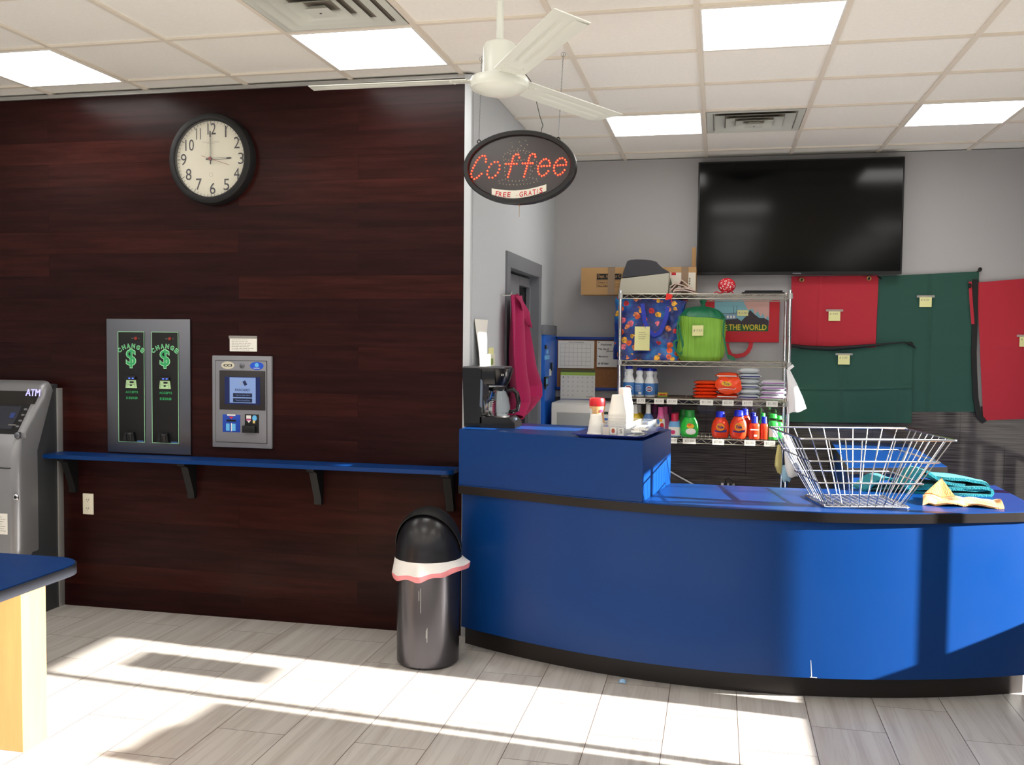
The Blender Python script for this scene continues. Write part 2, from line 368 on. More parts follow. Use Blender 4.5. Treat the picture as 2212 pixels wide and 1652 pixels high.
# side wall with its door opening
DY0, DY1, DZ = 5.70, 6.72, 2.06
c = MB(); c.box((XS-.1, YW+.02, 0), (XS, DY0, H), WALLW); c.box((XS-.1, DY1, 0), (XS, YB, H), WALLW); c.box((XS-.1, DY0, DZ), (XS, DY1, H), WALLW)
c.build('wall_side', kind='structure')
MB().box((-6.2, YB, 0), (XR+.2, YB+.14, H), MATS['grey_paint_over_dark_tile']).build('wall_back', kind='structure')
MB().box((-6.3, -4.2, 0), (-6.18, YW, H), WALLW).build('wall_left', kind='structure')
# closet behind the side door
MB().box((XS-.9, DY0-.3, 0), (XS-.82, DY1+.3, H), DARK).build('wall_closet', kind='structure')
d = MB()
for y0, y1 in ((DY0-.06, DY0+.035), (DY1-.035, DY1+.06)): d.box((XS-.11, y0, 0), (XS+.012, y1, DZ-.034), DOORG)
d.box((XS-.112, DY0-.062, DZ-.035), (XS+.014, DY1+.062, DZ+.06), DOORG, .003)
d.box((XS-.075, DY0+.03, 0), (XS-.05, DY0+.06, DZ-.03), DOORG); d.box((XS-.075, DY1-.07, 0), (XS-.05, DY1-.03, DZ-.03), DOORG)
dr = d.build('door_1', kind='structure')
c = MB(); c.box((XS-.095, DY0+.05, .01), (XS-.05, DY0+.60, DZ-.05), DOORG, .003); c.box((XS-.095, DY0+.60, DZ-.11), (XS-.05, DY1-.06, DZ-.05), DOORG)
c.build('door_leaf', dr)
# right window wall (sunlight comes through it); openings are (y0, y1, z0, z1)
OPEN = [(-3.9, 2.72, .70, 2.375), (2.72, 3.385, .70, 2.375), (3.43, 3.955, .70, 1.93), (4.135, 4.275, .70, 1.93), (4.325, 5.0, .70, 1.93), (4.36, 4.62, 2.12, 2.45), (4.64, 4.90, 2.66, 2.90), (5.1, 7.02, .70, 1.93), (4.55, 4.87, .12, .66), (5.15, 5.5, .12, .66), (5.77, 6.13, .12, .66), (6.35, 6.75, .12, .66)]
def wall_cells(mb, x0, x1, ya, yb, za, zb, opens, m):
    ys = sorted({ya, yb, *[o[0] for o in opens], *[o[1] for o in opens]}); zs = sorted({za, zb, *[o[2] for o in opens], *[o[3] for o in opens]})
    for y0, y1 in zip(ys, ys[1:]):
        for z0, z1 in zip(zs, zs[1:]):
            my, mz = (y0+y1)/2, (z0+z1)/2
            if not any(o[0] < my < o[1] and o[2] < mz < o[3] for o in opens): mb.box((x0, y0, z0), (x1, y1, z1), m)
c = MB(); wall_cells(c, XR, XR+.04, -4.2, YB, 0, H, OPEN, mat('window_frame', '#4b4b4e', .4, metal=.6)); c.build('wall_right', kind='structure')
c = MB(); ROP = [(-5.6, -3.9, .3, 2.6), (-3.7, -1.9, .3, 2.6), (-1.7, .2, .3, 2.6), (.4, 2.1, .3, 2.6)]
def rear(mb):
    xs = sorted({-6.2, XR, *[o[0] for o in ROP], *[o[1] for o in ROP]})
    for x0, x1 in zip(xs, xs[1:]):
        mx_ = (x0+x1)/2; op = any(o[0] < mx_ < o[1] for o in ROP)
        if op: mb.box((x0, -4.25, 0), (x1, -4.2, .3), MATS['window_frame']); mb.box((x0, -4.25, 2.6), (x1, -4.2, H), MATS['window_frame'])
        else: mb.box((x0, -4.25, 0), (x1, -4.2, H), MATS['window_frame'])
rear(c); c.build('wall_rear', kind='structure')

MB().box((XR+.05, -14, -.14), (30, 22, -.02), mat('pavement', '#9a978f', .9, var=.08)).build('pavement', kind='structure')

# ================================================================== CEILING THINGS
GLOW = mat('led_panel', (1, .985, .95), .5, emit=PANEL_GLOW)
def cell(i, j): return GX+i*G, GY+j*G
def ceil_light(i, j, label, group='square ceiling light panels'):
    x, y = cell(i, j); t = thing('ceiling_light', (x+G/2, y+G/2, H-.012), label, 'light', group)
    MB().box((x+.018, y+.018, H-.004), (x+G-.018, y+G-.018, H+.004), GLOW).build('diffuser', t)
    f = MB()
    for a, b in (((x+.012, y+.012), (x+G-.012, y+.02)), ((x+.012, y+G-.02), (x+G-.012, y+G-.012)), ((x+.012, y+.02), (x+.02, y+G-.02)), ((x+G-.02, y+.02), (x+G-.012, y+G-.02))):
        f.box((a[0], a[1], H-.008), (b[0], b[1], H+.003), WHT)
    f.build('frame', t)
ceil_light(-6, 0, 'square ceiling light panel at the far left, above the cash machine')
ceil_light(-3, 0, 'square ceiling light panel left of the fan, between air vent and wood wall')
ceil_light(0, 0, 'large square white ceiling light panel at the top, right of the ceiling fan')
ceil_light(-1, 3, 'ceiling light panel at the fan blade tip, left of the far vent')
ceil_light(2, 3, 'white ceiling light panel at the right edge, above and right of the television')
for i in (-9, -6, -3, 0, 3):
    for j in (-3, -6, -9, -12): ceil_light(i, j, 'square ceiling light panel behind the camera, outside the photo', 'ceiling lights outside the view')
def vent(i, j, label):
    x, y = cell(i, j); t = thing('ceiling_vent', (x+G/2, y+G/2, H-.04), label, 'vent', 'square louvred ceiling vents')
    cx, cy = x+G/2, y+G/2
    MB().box((cx-.24, cy-.24, H-.001), (cx+.24, cy+.24, H+.004), mat('dusty_duct', '#857d72', .9)).build('duct_opening', t)
    f = MB(); o = .288; n_ = .25
    ring(f, cx, cy, o, H-.006, n_, H-.006, FANW); ring(f, cx, cy, n_, H-.006, n_-.004, H+.002, FANW); f.build('frame', t)
    for k, (a, b, za, zb) in enumerate(((.238, .176, -.018, .0), (.172, .116, -.022, -.002), (.112, .066, -.026, -.004))):
        l = MB(); ring(l, cx, cy, a, H+za, b, H+zb, FANW); ring(l, cx, cy, a-.003, H+za+.003, b-.003, H+zb+.003, FANW); ring(l, cx, cy, a, H+za, a-.003, H+za+.003, FANW); l.build('louvre', t)
    p = MB(); p.add([(cx-.055, cy-.055, H-.034), (cx+.055, cy-.055, H-.034), (cx+.055, cy+.055, H-.034), (cx-.055, cy+.055, H-.034), (cx-.028, cy-.028, H-.012), (cx+.028, cy-.028, H-.012), (cx+.028, cy+.028, H-.012), (cx-.028, cy+.028, H-.012)],
          [(0, 1, 2, 3), (4, 5, 6, 7), (0, 1, 5, 4), (1, 2, 6, 5), (2, 3, 7, 6), (3, 0, 4, 7)], FANW); p.lathe([(.005, -.002), (.005, 0)], STEEL, (cx, cy, H-.034)); p.build('centre_plate', t)
def ring(mb, cx, cy, a, za, b, zb, m):
    q = [(-1, -1), (1, -1), (1, 1), (-1, 1)]
    mb.add([(cx+s*a, cy+r*a, za) for s, r in q]+[(cx+s*b, cy+r*b, zb) for s, r in q], [(k, (k+1) % 4, 4+(k+1) % 4, 4+k) for k in range(4)], m)
vent(-3, -1, 'square louvred ceiling vent at the top left, just in front of a light panel')
vent(0, 3, 'square louvred ceiling vent above the television')

# ceiling fan
F = at(1079, 178, Y=3.2); FZ = F.z
fan = thing('ceiling_fan', (F.x, F.y, FZ-.03), 'cream three-bladed ceiling fan hanging on a rod above the counter', 'fan')
MB().lathe([(.0125, 0), (.0125, H-FZ-.10)], FANW, (F.x, F.y, FZ+.10), 20).build('downrod', fan)
MB().lathe([(.055, 0), (.06, .02), (.038, .07), (.014, .075)], FANW, (F.x, F.y, H-.076), 32).build('canopy', fan)
MB().lathe([(.0, .118), (.03, .12), (.05, .112), (.056, .1), (.058, .02), (.06, .0), (.0, .0)], FANW, (F.x, F.y, FZ+.018), 40, cap=False).build('motor_housing', fan)
MB().lathe([(.0, -.043), (.045, -.042), (.078, -.032), (.089, -.022), (.091, -.02), (.097, -.022), (.101, -.016), (.101, .004), (.096, .014), (.06, .02), (0, .02)], FANW, (F.x, F.y, FZ), 56, cap=False).build('motor_disc', fan)
def blade(ang):
    b = MB(); R0, R1, w0, w1 = .105, .70, .052, .060
    pitch = math.radians(-8); M = Matrix.Translation((F.x, F.y, FZ+.010)) @ Matrix.Rotation(ang, 4, 'Z') @ Matrix.Rotation(pitch, 4, 'X')
    def prof(u, v):
        x = R0+(R1-R0)*u; w = w0+(w1-w0)*u; y = (v-.5)*2*w
        if u > .97: x -= .03*(v)
        z = 0
        if .22 < u < .9:
            e = abs(v-.5)
            z = .006*max(0, 1-abs(e-.14)/.05)
        return (x, y, z)
    b.grid(prof, 34, 24, FANW, th=.003, M=M)
    o = b.build('blade', fan)
    s = MB()
    s.box((.06, -.03, -.004), (.15, .03, .001), FANW, .002, M=M)
    for x, y in ((.125, -.028), (.125, .028), (.165, -.028), (.165, .028)): s.ball((x, y, -.004), (.006, .006, .003), FANW, 10, M=M)
    s.build('blade_iron', o)
for a in (-60, 64, 181): blade(math.radians(a))

# ================================================================== LED SIGN
SY = 4.5
def sg(zx, zy, dy=0): return at(960+zx/5.9, 200+zy/5.9, Y=SY+dy)
S0 = at(1122, 362, Y=SY)
sign = thing('led_sign', (S0.x, S0.y, S0.z), 'oval black LED sign reading Coffee in red, hanging from the ceiling on chains', 'sign')
def oval(mb, rx, rz, y0, y1, m, inner=None, n=64):
    P = [(math.cos(2*PI*k/n), math.sin(2*PI*k/n)) for k in range(n)]
    if inner is None: mb.prism([(S0.x+rx*c_, S0.z+rz*s_) for c_, s_ in P], y0, y1, m, 'Y')
    else:
        ix, iz = inner; vs = []; fs = []
        for (a, b, y) in ((rx*.985, rz*.98, y0), (rx, rz, y0+.008), (rx, rz, y1), (ix, iz, y1), (ix, iz, y0+.006), (ix+.004, iz+.004, y0)):
            vs += [(S0.x+a*c_, y, S0.z+b*s_) for c_, s_ in P]
        for j in range(6):
            for k in range(n): fs.append((j*n+k, j*n+(k+1) % n, ((j+1) % 6)*n+(k+1) % n, ((j+1) % 6)*n+k))
        mb.add(vs, fs, m)
f = MB(); oval(f, .276, .176, SY-.022, SY+.03, BLK, inner=(.249, .150)); f.build('frame', sign)
f = MB(); oval(f, .251, .152, SY-.004, SY+.01, mat('sign_face', '#3a3436', .22)); f.build('face_panel', sign)
LEDR = mat('led_red', (1.0, .03, .012), .4, emit=4.5); LEDW = mat('led_core', (1, .22, .06), .4, emit=4.5); LEDO = mat('led_unlit', '#a79c84', .4)
STR = {'C': [(533, 885), (535, 850), (520, 810), (487, 808), (450, 830), (425, 862), (405, 893), (388, 930), (370, 963), (355, 1000), (345, 1040), (352, 1078), (385, 1105), (418, 1088), (447, 1063), (477, 1037)],
 'o': [(685, 887), (708, 930), (705, 978), (685, 1022), (655, 1060), (617, 1087), (573, 1085), (550, 1045), (553, 1000), (573, 952), (600, 915), (643, 888)],
 'f': [(958, 830), (945, 792), (915, 790), (885, 812), (875, 845), (867, 878), (850, 945), (845, 980), (833, 1012), (823, 1043), (813, 1078), (790, 912), (825, 912), (857, 911), (890, 910), (925, 910)],
 'f2': [(1163, 822), (1155, 790), (1125, 783), (1095, 805), (1082, 838), (1075, 870), (1057, 940), (1048, 972), (1038, 1005), (1028, 1037), (1018, 1073), (1000, 905), (1035, 905), (1067, 903), (1100, 902), (1130, 902)],
 'e': [(1200, 942), (1240, 942), (1273, 938), (1310, 938), (1345, 935), (1348, 900), (1333, 870), (1300, 850), (1268, 855), (1240, 878), (1220, 905), (1195, 972), (1197, 1010), (1212, 1042), (1243, 1065), (1273, 1055), (1302, 1032), (1327, 1002)]}
STR['e2'] = [(x+207+(1300-x)*-.02, y-12) for x, y in STR['e']]
r_ = MB()
for nm in STR:
    for x, y in STR[nm]:
        p = sg(x, y); r_.ball((p.x, SY-.006, p.z), (.0045, .0045, .0045), LEDR, 10); r_.ball((p.x, SY-.009, p.z), (.0019, .0022, .0019), LEDW, 8)
tag(r_.build('lettering', sign), 'red lit LED dots')
UN = [(755, 820), (762, 862), (768, 910), (770, 960), (772, 1008), (778, 1055), (783, 1105), (785, 850), (822, 862), (900, 868), (940, 868), (980, 864), (1018, 858), (775, 785), (812, 768), (850, 750), (890, 745), (932, 742), (970, 742), (1010, 742), (1050, 750), (1085, 762), (1105, 945), (1100, 990), (1095, 1040), (1088, 1085), (1148, 860), (1178, 885), (1175, 925), (1155, 970), (1125, 1003), (700, 1130), (742, 1115), (820, 1125), (868, 1128), (912, 1130), (958, 1127), (1003, 1120), (1048, 1112), (1130, 1092), (1175, 1103), (1187, 1133), (1145, 1148), (1100, 1158), (1058, 1165), (1013, 1168), (970, 1172), (928, 1175), (883, 1175), (838, 1175), (795, 1173), (752, 1168), (710, 1160), (848, 642), (868, 695), (830, 733), (842, 783), (960, 630), (980, 678), (942, 718), (945, 762), (1038, 613), (1060, 667), (1025, 713), (1035, 775)]
r_ = MB()
for x, y in UN: p = sg(x, y); r_.ball((p.x, SY-.005, p.z), (.0027, .003, .0027), LEDO, 8)
tag(r_.build('cup_outline_dots', sign), 'unlit dots in the shape of a steaming cup')
def hook(px, py): return at(px, py, Y=SY)
for (hx, hy, tx, ty) in ((1034.5, 303, 1035, 142), (1206, 298, 1213, 128)):
    b = at(hx, hy, Y=SY+.01); tp = Vector((at(tx, ty, Y=SY+.01).x, SY+.06, H-.01)); cnt = 46; ch = MB()
    for k in range(cnt):
        q = b.lerp(tp, (k+.5)/cnt); l = (tp-b).length/cnt*.62
        a = PI/2*(k % 2); d1 = Vector((math.cos(a), math.sin(a), 0))
        ch.tube([q+d1*.0025*math.cos(t)+Vector((0, 0, l))*math.sin(t) for t in [2*PI*i/8 for i in range(8)]], .0007, STEEL, 4, closed=True)
    tp2 = tp.copy(); ch.tube([tp2+Vector((.011*math.cos(t), 0, -.004+.011*math.sin(t))) for t in [2*PI*i/16 for i in range(16)]], .0009, STEEL, 5, closed=True)
    ch.build('chain', sign)
    e = MB(); e.tube([b+Vector((.008*math.cos(t), 0, -.006+.008*math.sin(t))) for t in [2*PI*i/14 for i in range(14)]], .003, BLK, 6, closed=True); e.build('hanging_eye', sign)
c0 = at(1169, 287, Y=SY+.02)
MB().tube([c0, c0+Vector((.002, 0, .02)), at(1173, 272, Y=SY+.03), at(1166, 250, Y=SY+.05), at(1160, 225, Y=SY+.07), at(1150, 180, Y=SY+.09), at(1120, 140, Y=SY+.12), Vector((-1.06, SY+.14, H-.003))], .0022, BLK, 6).build('power_cord', sign)
MB().tube([at(1122, 441, Y=SY), at(1121.5, 468, Y=SY)], .0012, mat('pull_string', '#b28f6b', .7), 5).ball(at(1122, 444, Y=SY), .004, MATS['pull_string'], 8).build('pull_string', sign)
pg = MB()
def band(u, v):
    x = 610+(1305-610)*u; top = 1225+ (40*math.sin(PI*min(1, u*1.0))*.9) - 52*u*u; bot = 1318+45*math.sin(PI*u)-60*u*u
    p = sg(x, bot+(top-bot)*v); return (p.x, SY-.012, p.z)
pg.grid(band, 24, 2, mat('taped_paper', '#e3dfd2', .8), th=-.0006)
for s_, x_, y_, w_, h_, rt in (('F', 680, 1290, 38, 62, .0), ('R', 722, 1300, 40, 56, -.05), ('E', 775, 1305, 38, 62, -.02), ('E', 830, 1303, 38, 60, 0), ('-', 930, 1317, 16, 5, 0), ('G', 985, 1300, 46, 62, .1), ('R', 1045, 1290, 46, 62, .15), ('A', 1098, 1283, 44, 62, .15), ('T', 1152, 1272, 44, 66, .15), ('I', 1190, 1262, 8, 60, .1), ('S', 1238, 1252, 40, 66, .1)):
    p = sg(x_, y_); k = SY/2050*1.03/5.9; text(pg, s_, (p.x, SY-.0134, p.z), w_*k, h_*k, RED, rot=rt, shear=.12, bold=.012)
pg.build('paper_strip', None, 'white paper strip with FREE - GRATIS handwritten in red, taped to the oval sign', 'note')

# ================================================================== WALL CLOCK
CK = at(458, 344, Y=YW-.03); R = .243
ck = thing('wall_clock', (CK.x, YW-.03, CK.z), 'round wall clock with black rim showing three o\'clock on the wood wall', 'clock')
MB().lathe([(.206, 0), (.208, .028), (.214, .034), (.23, .035), (.243, .028), (.248, .014), (.249, -.03), (.0, -.03)], BLKM, (CK.x, YW-.031, CK.z), 72, axis='Y', cap=False).build('rim', ck)
fc = MB(); disc(fc, (CK.x, YW-.040, CK.z), .21, .21, mat('clock_face', '#cfcab6', .5), 72)
for k in range(60):
    a = k*PI/30; l = .020 if k % 5 == 0 else .011; wd = .0016 if k % 5 == 0 else .001
    rr = .205-l/2; cc = (CK.x+rr*math.sin(a), YW-.0405, CK.z+rr*math.cos(a))
    rect(fc, cc, wd*2, l, INK, xd=(math.cos(a), 0, -math.sin(a)), yd=(math.sin(a), 0, math.cos(a)))
text(fc, 'STERLING & NOBLE', (CK.x, YW-.0405, CK.z+.092), .10, .006, INKG); text(fc, 'CLOCK COMPANY', (CK.x, YW-.0405, CK.z+.084), .05, .004, INKG)
fc.tube([(CK.x+.011*math.cos(t), YW-.0405, CK.z-.085+.011*math.sin(t)) for t in [2*PI*i/20 for i in range(20)]], .0005, INKG, 4, closed=True)
fc.build('face', ck)
nm = MB()
for k in range(1, 13):
    x_, y_ = [(1060, 388), (1232, 560), (1298, 803), (1230, 1040), (1072, 1210), (857, 1270), (643, 1205), (485, 1055), (408, 825), (500, 600), (637, 425), (842, 345)][k-1]
    p = at(340+x_/7.183, 230+y_/7.183, Y=YW-.041)
    w_ = {1: .0085, 11: .027, 10: .052, 12: .05}.get(k, .034); text(nm, str(k), (p.x, YW-.0415, p.z), w_, .062, INK)
nm.build('numerals', ck)
def hand(name, a, l, wd, m, back=.03, y=YW-.044):
    d_ = Vector((math.sin(a), 0, math.cos(a))); s_ = Vector((math.cos(a), 0, -math.sin(a))); c_ = Vector((CK.x, y, CK.z))
    o = MB(); P = [c_-d_*back-s_*wd*.8, c_-d_*back+s_*wd*.8, c_+d_*l*.95+s_*wd, c_+d_*l, c_+d_*l*.95-s_*wd]
    o.add(P+[p+Vector((0, .0012, 0)) for p in P], [(0, 1, 2, 3, 4), (9, 8, 7, 6, 5)]+[(k, (k+1) % 5, (k+1) % 5+5, k+5) for k in range(5)], m)
    if name == 'hour_hand' or name == 'minute_hand':
        rect(o, c_+d_*l*.42+Vector((0, -.0003, 0)), wd*.9, l*.68, MATS['clock_face'], xd=s_, yd=d_)
    o.lathe([(.009, 0), (.009, .003), (0, .003)], m, c_, 16, axis='Y'); o.build(name, ck)
hand('hour_hand', math.radians(89), .125, .0045, BLKM); hand('minute_hand', math.radians(-.5), .155, .004, BLKM, y=YW-.048); hand('second_hand', math.radians(108), .125, .0012, mat('second_hand_red', '#7d2b2b', .5), .055, YW-.052)
gl = MB(); disc(gl, (CK.x, YW-.058, CK.z), .208, .208, mat('clear_glass', '#ffffff', .03, alpha=.06), 64); gl.build('glass', ck)

# ================================================================== CHANGE MACHINE
def R4(x0, y0, x1, y1, Y): a = at(x0, y0, Y=Y); b = at(x1, y1, Y=Y); return a.x, b.x, b.z, a.z
GRN = mat('green_print', '#2f9a5c', .5, emit=.12); GRL = mat('light_green_print', '#9fdca8', .5, emit=.12); BLUL = mat('blue_led', (.05, .1, 1), .4, emit=3.0)
x0, x1, z0, z1 = -3.421, -2.893, .915, 1.678
ch = thing('change_machine', ((x0+x1)/2, YW-.012, z0), 'wide steel wall plate holding two black bill changers with green CHANGE lettering', 'change machine')
MB().box((x0, YW-.014, z0), (x1, YW+.002, z1), STEEL, .002).build('steel_plate', ch)
for cx in (-3.262, -3.048):
    W_, zb, zt = .084, .976, 1.606; Y0 = YW-.0175
    p = MB(); p.box((cx-W_, Y0, zb), (cx+W_, YW-.01, zt), BLKM, .001)
    for a, b, e, g in ((cx-W_, cx+W_, zt-.0025, zt), (cx-W_, cx+W_, zb, zb+.0025), (cx-W_, cx-W_+.0025, zb, zt), (cx+W_-.0025, cx+W_, zb, zt)): p.box((a, Y0-.001, e), (b, Y0, g), GRL)
    pp = p.build('changer_panel', ch)
    t = MB(); yy = Y0-.0012
    for k, L_ in enumerate('CHANGE'):
        a = math.radians(-38+k*76/5); cxx = cx+.118*math.sin(a); zz = zt-.205+.125*math.cos(a)
        X_ = (math.cos(a), 0, -math.sin(a)); Y_ = (math.sin(a), 0, math.cos(a))
        text(t, L_, (cxx, yy, zz), .0225, .026, GRL, xd=X_, yd=Y_, bold=.06); text(t, L_, (cxx, yy-.0004, zz), .019, .021, GRN, xd=X_, yd=Y_, bold=.02)
    text(t, '$', (cx, yy, zt-.152), .066, .112, GRL, bold=.03); text(t, '$', (cx, yy-.0004, zt-.152), .058, .104, GRN, bold=.008)
    text(t, 'ACCEPTS', (cx+.003, yy, 1.262), .08, .013, GRN, bold=.02); text(t, '$1 $5 $10 $20', (cx+.003, yy, 1.228), .072, .016, GRN, bold=.04)
    t.build('lettering', pp)
    t = MB(); t.box((cx-.036, Y0-.014, 1.332), (cx+.034, Y0, 1.352), BLK, .003)
    for dx in (-.004, .018): t.box((cx+dx-.005, Y0-.0148, 1.339), (cx+dx+.006, Y0-.013, 1.344), BLUL)
    t.build('bill_slot', pp)
    t = MB(); t.add([(cx-.036, Y0-.002, 1.285), (cx+.036, Y0-.002, 1.285), (cx+.03, Y0-.004, 1.331), (cx-.03, Y0-.004, 1.331), (cx-.036, Y0, 1.285), (cx+.036, Y0, 1.285), (cx+.03, Y0, 1.331), (cx-.03, Y0, 1.331)], [(0, 1, 2, 3), (4, 5, 6, 7), (0, 1, 5, 4), (1, 2, 6, 5), (2, 3, 7, 6), (3, 0, 4, 7)], mat('banknote_green', '#b7dba4', .6, emit=.08))
    rect(t, (cx, Y0-.0045, 1.306), .044, .0012, INK); rect(t, (cx+.005, Y0-.0045, 1.319), .026, .010, INK); disc(t, (cx, Y0-.0046, 1.301), .008, .0045, INK); rect(t, (cx-.026, Y0-.0045, 1.305), .0015, .034, INK); rect(t, (cx+.026, Y0-.0045, 1.305), .0015, .034, INK)
    t.build('bill_guide', pp)
    t = MB(); t.lathe([(.009, 0), (.009, .005), (0, .005)], mat('amber_button', '#8e2f22', .4), (cx+.032, Y0, 1.568), 18, axis='Y'); text(t, 'INSERT', (cx+.012, yy, 1.568), .016, .006, INKG); text(t, 'TO', (cx+.05, yy, 1.568), .01, .006, INKG)
    t.build('lock', pp)
    t = MB(); t.prism([(cx-.045, .985), (cx+.03, .985), (cx+.022, 1.035), (cx-.03, 1.035)], Y0-.02, Y0, BLK, 'Y'); t.lathe([(.02, 0), (.024, .04), (.02, .045)], BLK, (cx-.004, Y0-.008, .985), 24); t.build('coin_cup', pp)
    t = MB(); rect(t, (cx+.055, yy, .983), .04, .008, mat('small_blue_tag', '#3b5f9a', .5)); t.build('sticker', pp)

# ================================================================== CARD KIOSK
x0, x1, z0, z1 = -2.757, -2.397, .966, 1.478
def kz(zx, zy, dy=.02): return at(450+zx/6.119, 710+zy/6.119, Y=YW-dy)
kk = thing('card_kiosk', ((x0+x1)/2, YW-.02, z0), 'grey wall-mounted card kiosk with small blue touchscreen on the wood wall', 'kiosk')
KG = mat('kiosk_grey', '#86868c', .4, metal=.3)
MB().box((x0, YW-.018, z0), (x1, YW+.002, z1), KG, .006).build('housing', kk)
b = MB(); b.box((x0+.021, YW-.0186, z0+.028), (x1-.026, YW-.017, z1-.026), BLKM); b.box((x0+.024, YW-.0215, z0+.031), (x1-.029, YW-.016, z1-.029), KG, .002); b.build('door', kk)
KS = mat('kiosk_screen', '#1b3c8c', .2, emit=.35); KP = mat('kiosk_page', '#6f86b3', .3, emit=.45)
b = MB(); a = kz(150, 548); c_ = kz(757, 1082); b.box((a.x, YW-.0245, c_.z), (c_.x, YW-.02, a.z), mat('charcoal_bezel', '#2c2828', .3), .004)
a = kz(222, 630); c_ = kz(690, 1005); b.box((a.x, YW-.0252, c_.z), (c_.x, YW-.024, a.z), mat('screen_navy', '#0c1c52', .2, emit=.1))
a = kz(288, 640); c_ = kz(632, 985); b.box((a.x, YW-.0258, c_.z), (c_.x, YW-.025, a.z), KP)
sc_ = b.build('screen', kk)
t = MB(); yy = YW-.0262
p = kz(458, 808); text(t, 'FASCARD', (p.x, yy, p.z), .088, .0135, mat('navy_print', '#16224f', .5), bold=.02, shear=.2)
for zy, s_ in ((878, 'Tap to Use Card'), (945, 'Touch to Load Card')):
    p = kz(460, zy); rect(t, (p.x, yy, p.z), .115, .022, mat('navy_button', '#0e1a3c', .4)); text(t, s_, (p.x, yy-.0003, p.z), .085, .008, KP)
p = kz(490, 718); rect(t, (p.x, yy, p.z), .018, .027, MATS['navy_print'], xd=(.85, 0, .5), yd=(-.5, 0, .85)); p = kz(435, 718); rect(t, (p.x, yy, p.z), .014, .026, mat('pale_steel_blue', '#8fa0c4', .5), xd=(.95, 0, .2), yd=(-.2, 0, .95))
t.build('screen_graphics', sc_)
t = MB(); p = kz(260, 482); disc(t, (p.x, YW-.0225, p.z), .04, .021, mat('emblem_cream', '#c9c4ae', .3)); text(t, 'CCI', (p.x, YW-.023, p.z), .052, .014, INK, bold=.05); t.build('maker_emblem', kk)
t = MB(); p = kz(643, 490); disc(t, (p.x, YW-.0225, p.z), .041, .022, mat('emblem_blue', '#1f50c4', .3, emit=.05)); disc(t, (p.x, YW-.0229, p.z+.004), .012, .012, mat('emblem_light', '#63b4e8', .4)); text(t, 'FASCARD', (p.x, YW-.0232, p.z-.013), .036, .006, WHT, bold=.03); t.build('card_emblem', kk)
t = MB(); p = kz(450, 487); t.lathe([(.014, 0), (.014, .005), (.009, .007), (0, .007)], STEEL, (p.x, YW-.021, p.z), 24, axis='Y'); t.build('lock', kk)
t = MB(); a = kz(192, 1130); c_ = kz(424, 1368); t.box((a.x, YW-.0235, c_.z), (c_.x, YW-.02, a.z), mat('dispenser_blue', '#1743a8', .35), .001); p = kz(308, 1212); t.box((p.x-.028, YW-.026, p.z-.005), (p.x+.028, YW-.0225, p.z+.005), BLK)
p = kz(308, 1172); t.add([(p.x-.014, YW-.024, p.z+.005), (p.x+.014, YW-.024, p.z+.005), (p.x, YW-.024, p.z-.008)], [(0, 1, 2)], RED)
p = kz(308, 1140); rect(t, (p.x, YW-.0238, p.z), .05, .008, WHT)
for dx in (-.021, .015): p = kz(308, 1300); rect(t, (p.x+dx, YW-.0238, p.z), .022, .04, MATS['emblem_light'])
p = kz(310, 1300); rect(t, (p.x, YW-.0239, p.z), .006, .045, WHT)
t.build('card_slot', kk)
t = MB(); a = kz(485, 1128); c_ = kz(672, 1380); t.box((a.x, YW-.0235, c_.z), (c_.x, YW-.02, a.z), BLKM, .001); a = kz(470, 1275); c_ = kz(640, 1375); t.box((a.x, YW-.045, c_.z), (c_.x, YW-.02, a.z), BLK, .004)
p = kz(537, 1165); rect(t, (p.x, YW-.0238, p.z), .028, .018, WHT); p = kz(537, 1202); rect(t, (p.x, YW-.0238, p.z), .03, .007, mat('magenta_print', '#c23a80', .5)); p = kz(540, 1225); t.add([(p.x-.012, YW-.0238, p.z+.006), (p.x+.012, YW-.0238, p.z+.006), (p.x, YW-.0238, p.z-.008)], [(0, 1, 2)], WHT)
p = kz(615, 1180); disc(t, (p.x, YW-.0238, p.z), .014, .016, MATS['emblem_light']); p = kz(607, 1230); rect(t, (p.x, YW-.0239, p.z), .014, .016, mat('hand_yellow', '#e2c67a', .5))
t.build('bill_acceptor', kk)
nt_ = MB(); a = kz(262, 128); c_ = kz(622, 302); nt_.box((a.x, YW-.003, c_.z), (c_.x, YW-.001, a.z), PAPER); scribble(nt_, ((a.x+c_.x)/2, YW-.0033, (a.z+c_.z)/2), .14, .065, 7, INKG, seed=4)
a = kz(250, 90); c_ = kz(625, 132); nt_.box((a.x, YW-.0036, c_.z), (c_.x, YW-.0026, a.z), TAPE)
nt_.build('paper_note', None, 'small white notice taped on the wood wall just above the grey card kiosk', 'note')
# outlet
a = at(180, 1065, Y=YW); c_ = at(203, 1111, Y=YW)
ol = thing('power_outlet', ((a.x+c_.x)/2, YW, c_.z), 'white double power outlet low on the wood wall', 'outlet')
MB().box((a.x, YW-.007, c_.z), (c_.x, YW+.001, a.z), mat('ivory_plastic', '#e8e2cc', .35), .003).build('cover_plate', ol)
for z in (.628, .578):
    s_ = MB(); xx = (a.x+c_.x)/2; s_.lathe([(.016, 0), (.016, .003), (0, .003)], MATS['ivory_plastic'], (xx, YW-.006, z), 24, axis='Y'); 
    for dx in (-.006, .006): s_.box((xx+dx-.0012, YW-.0098, z-.002), (xx+dx+.0012, YW-.0088, z+.006), INK)
    s_.ball((xx, YW-.0092, z-.008), (.0024, .001, .0024), INK, 8); s_.build('socket', ol)

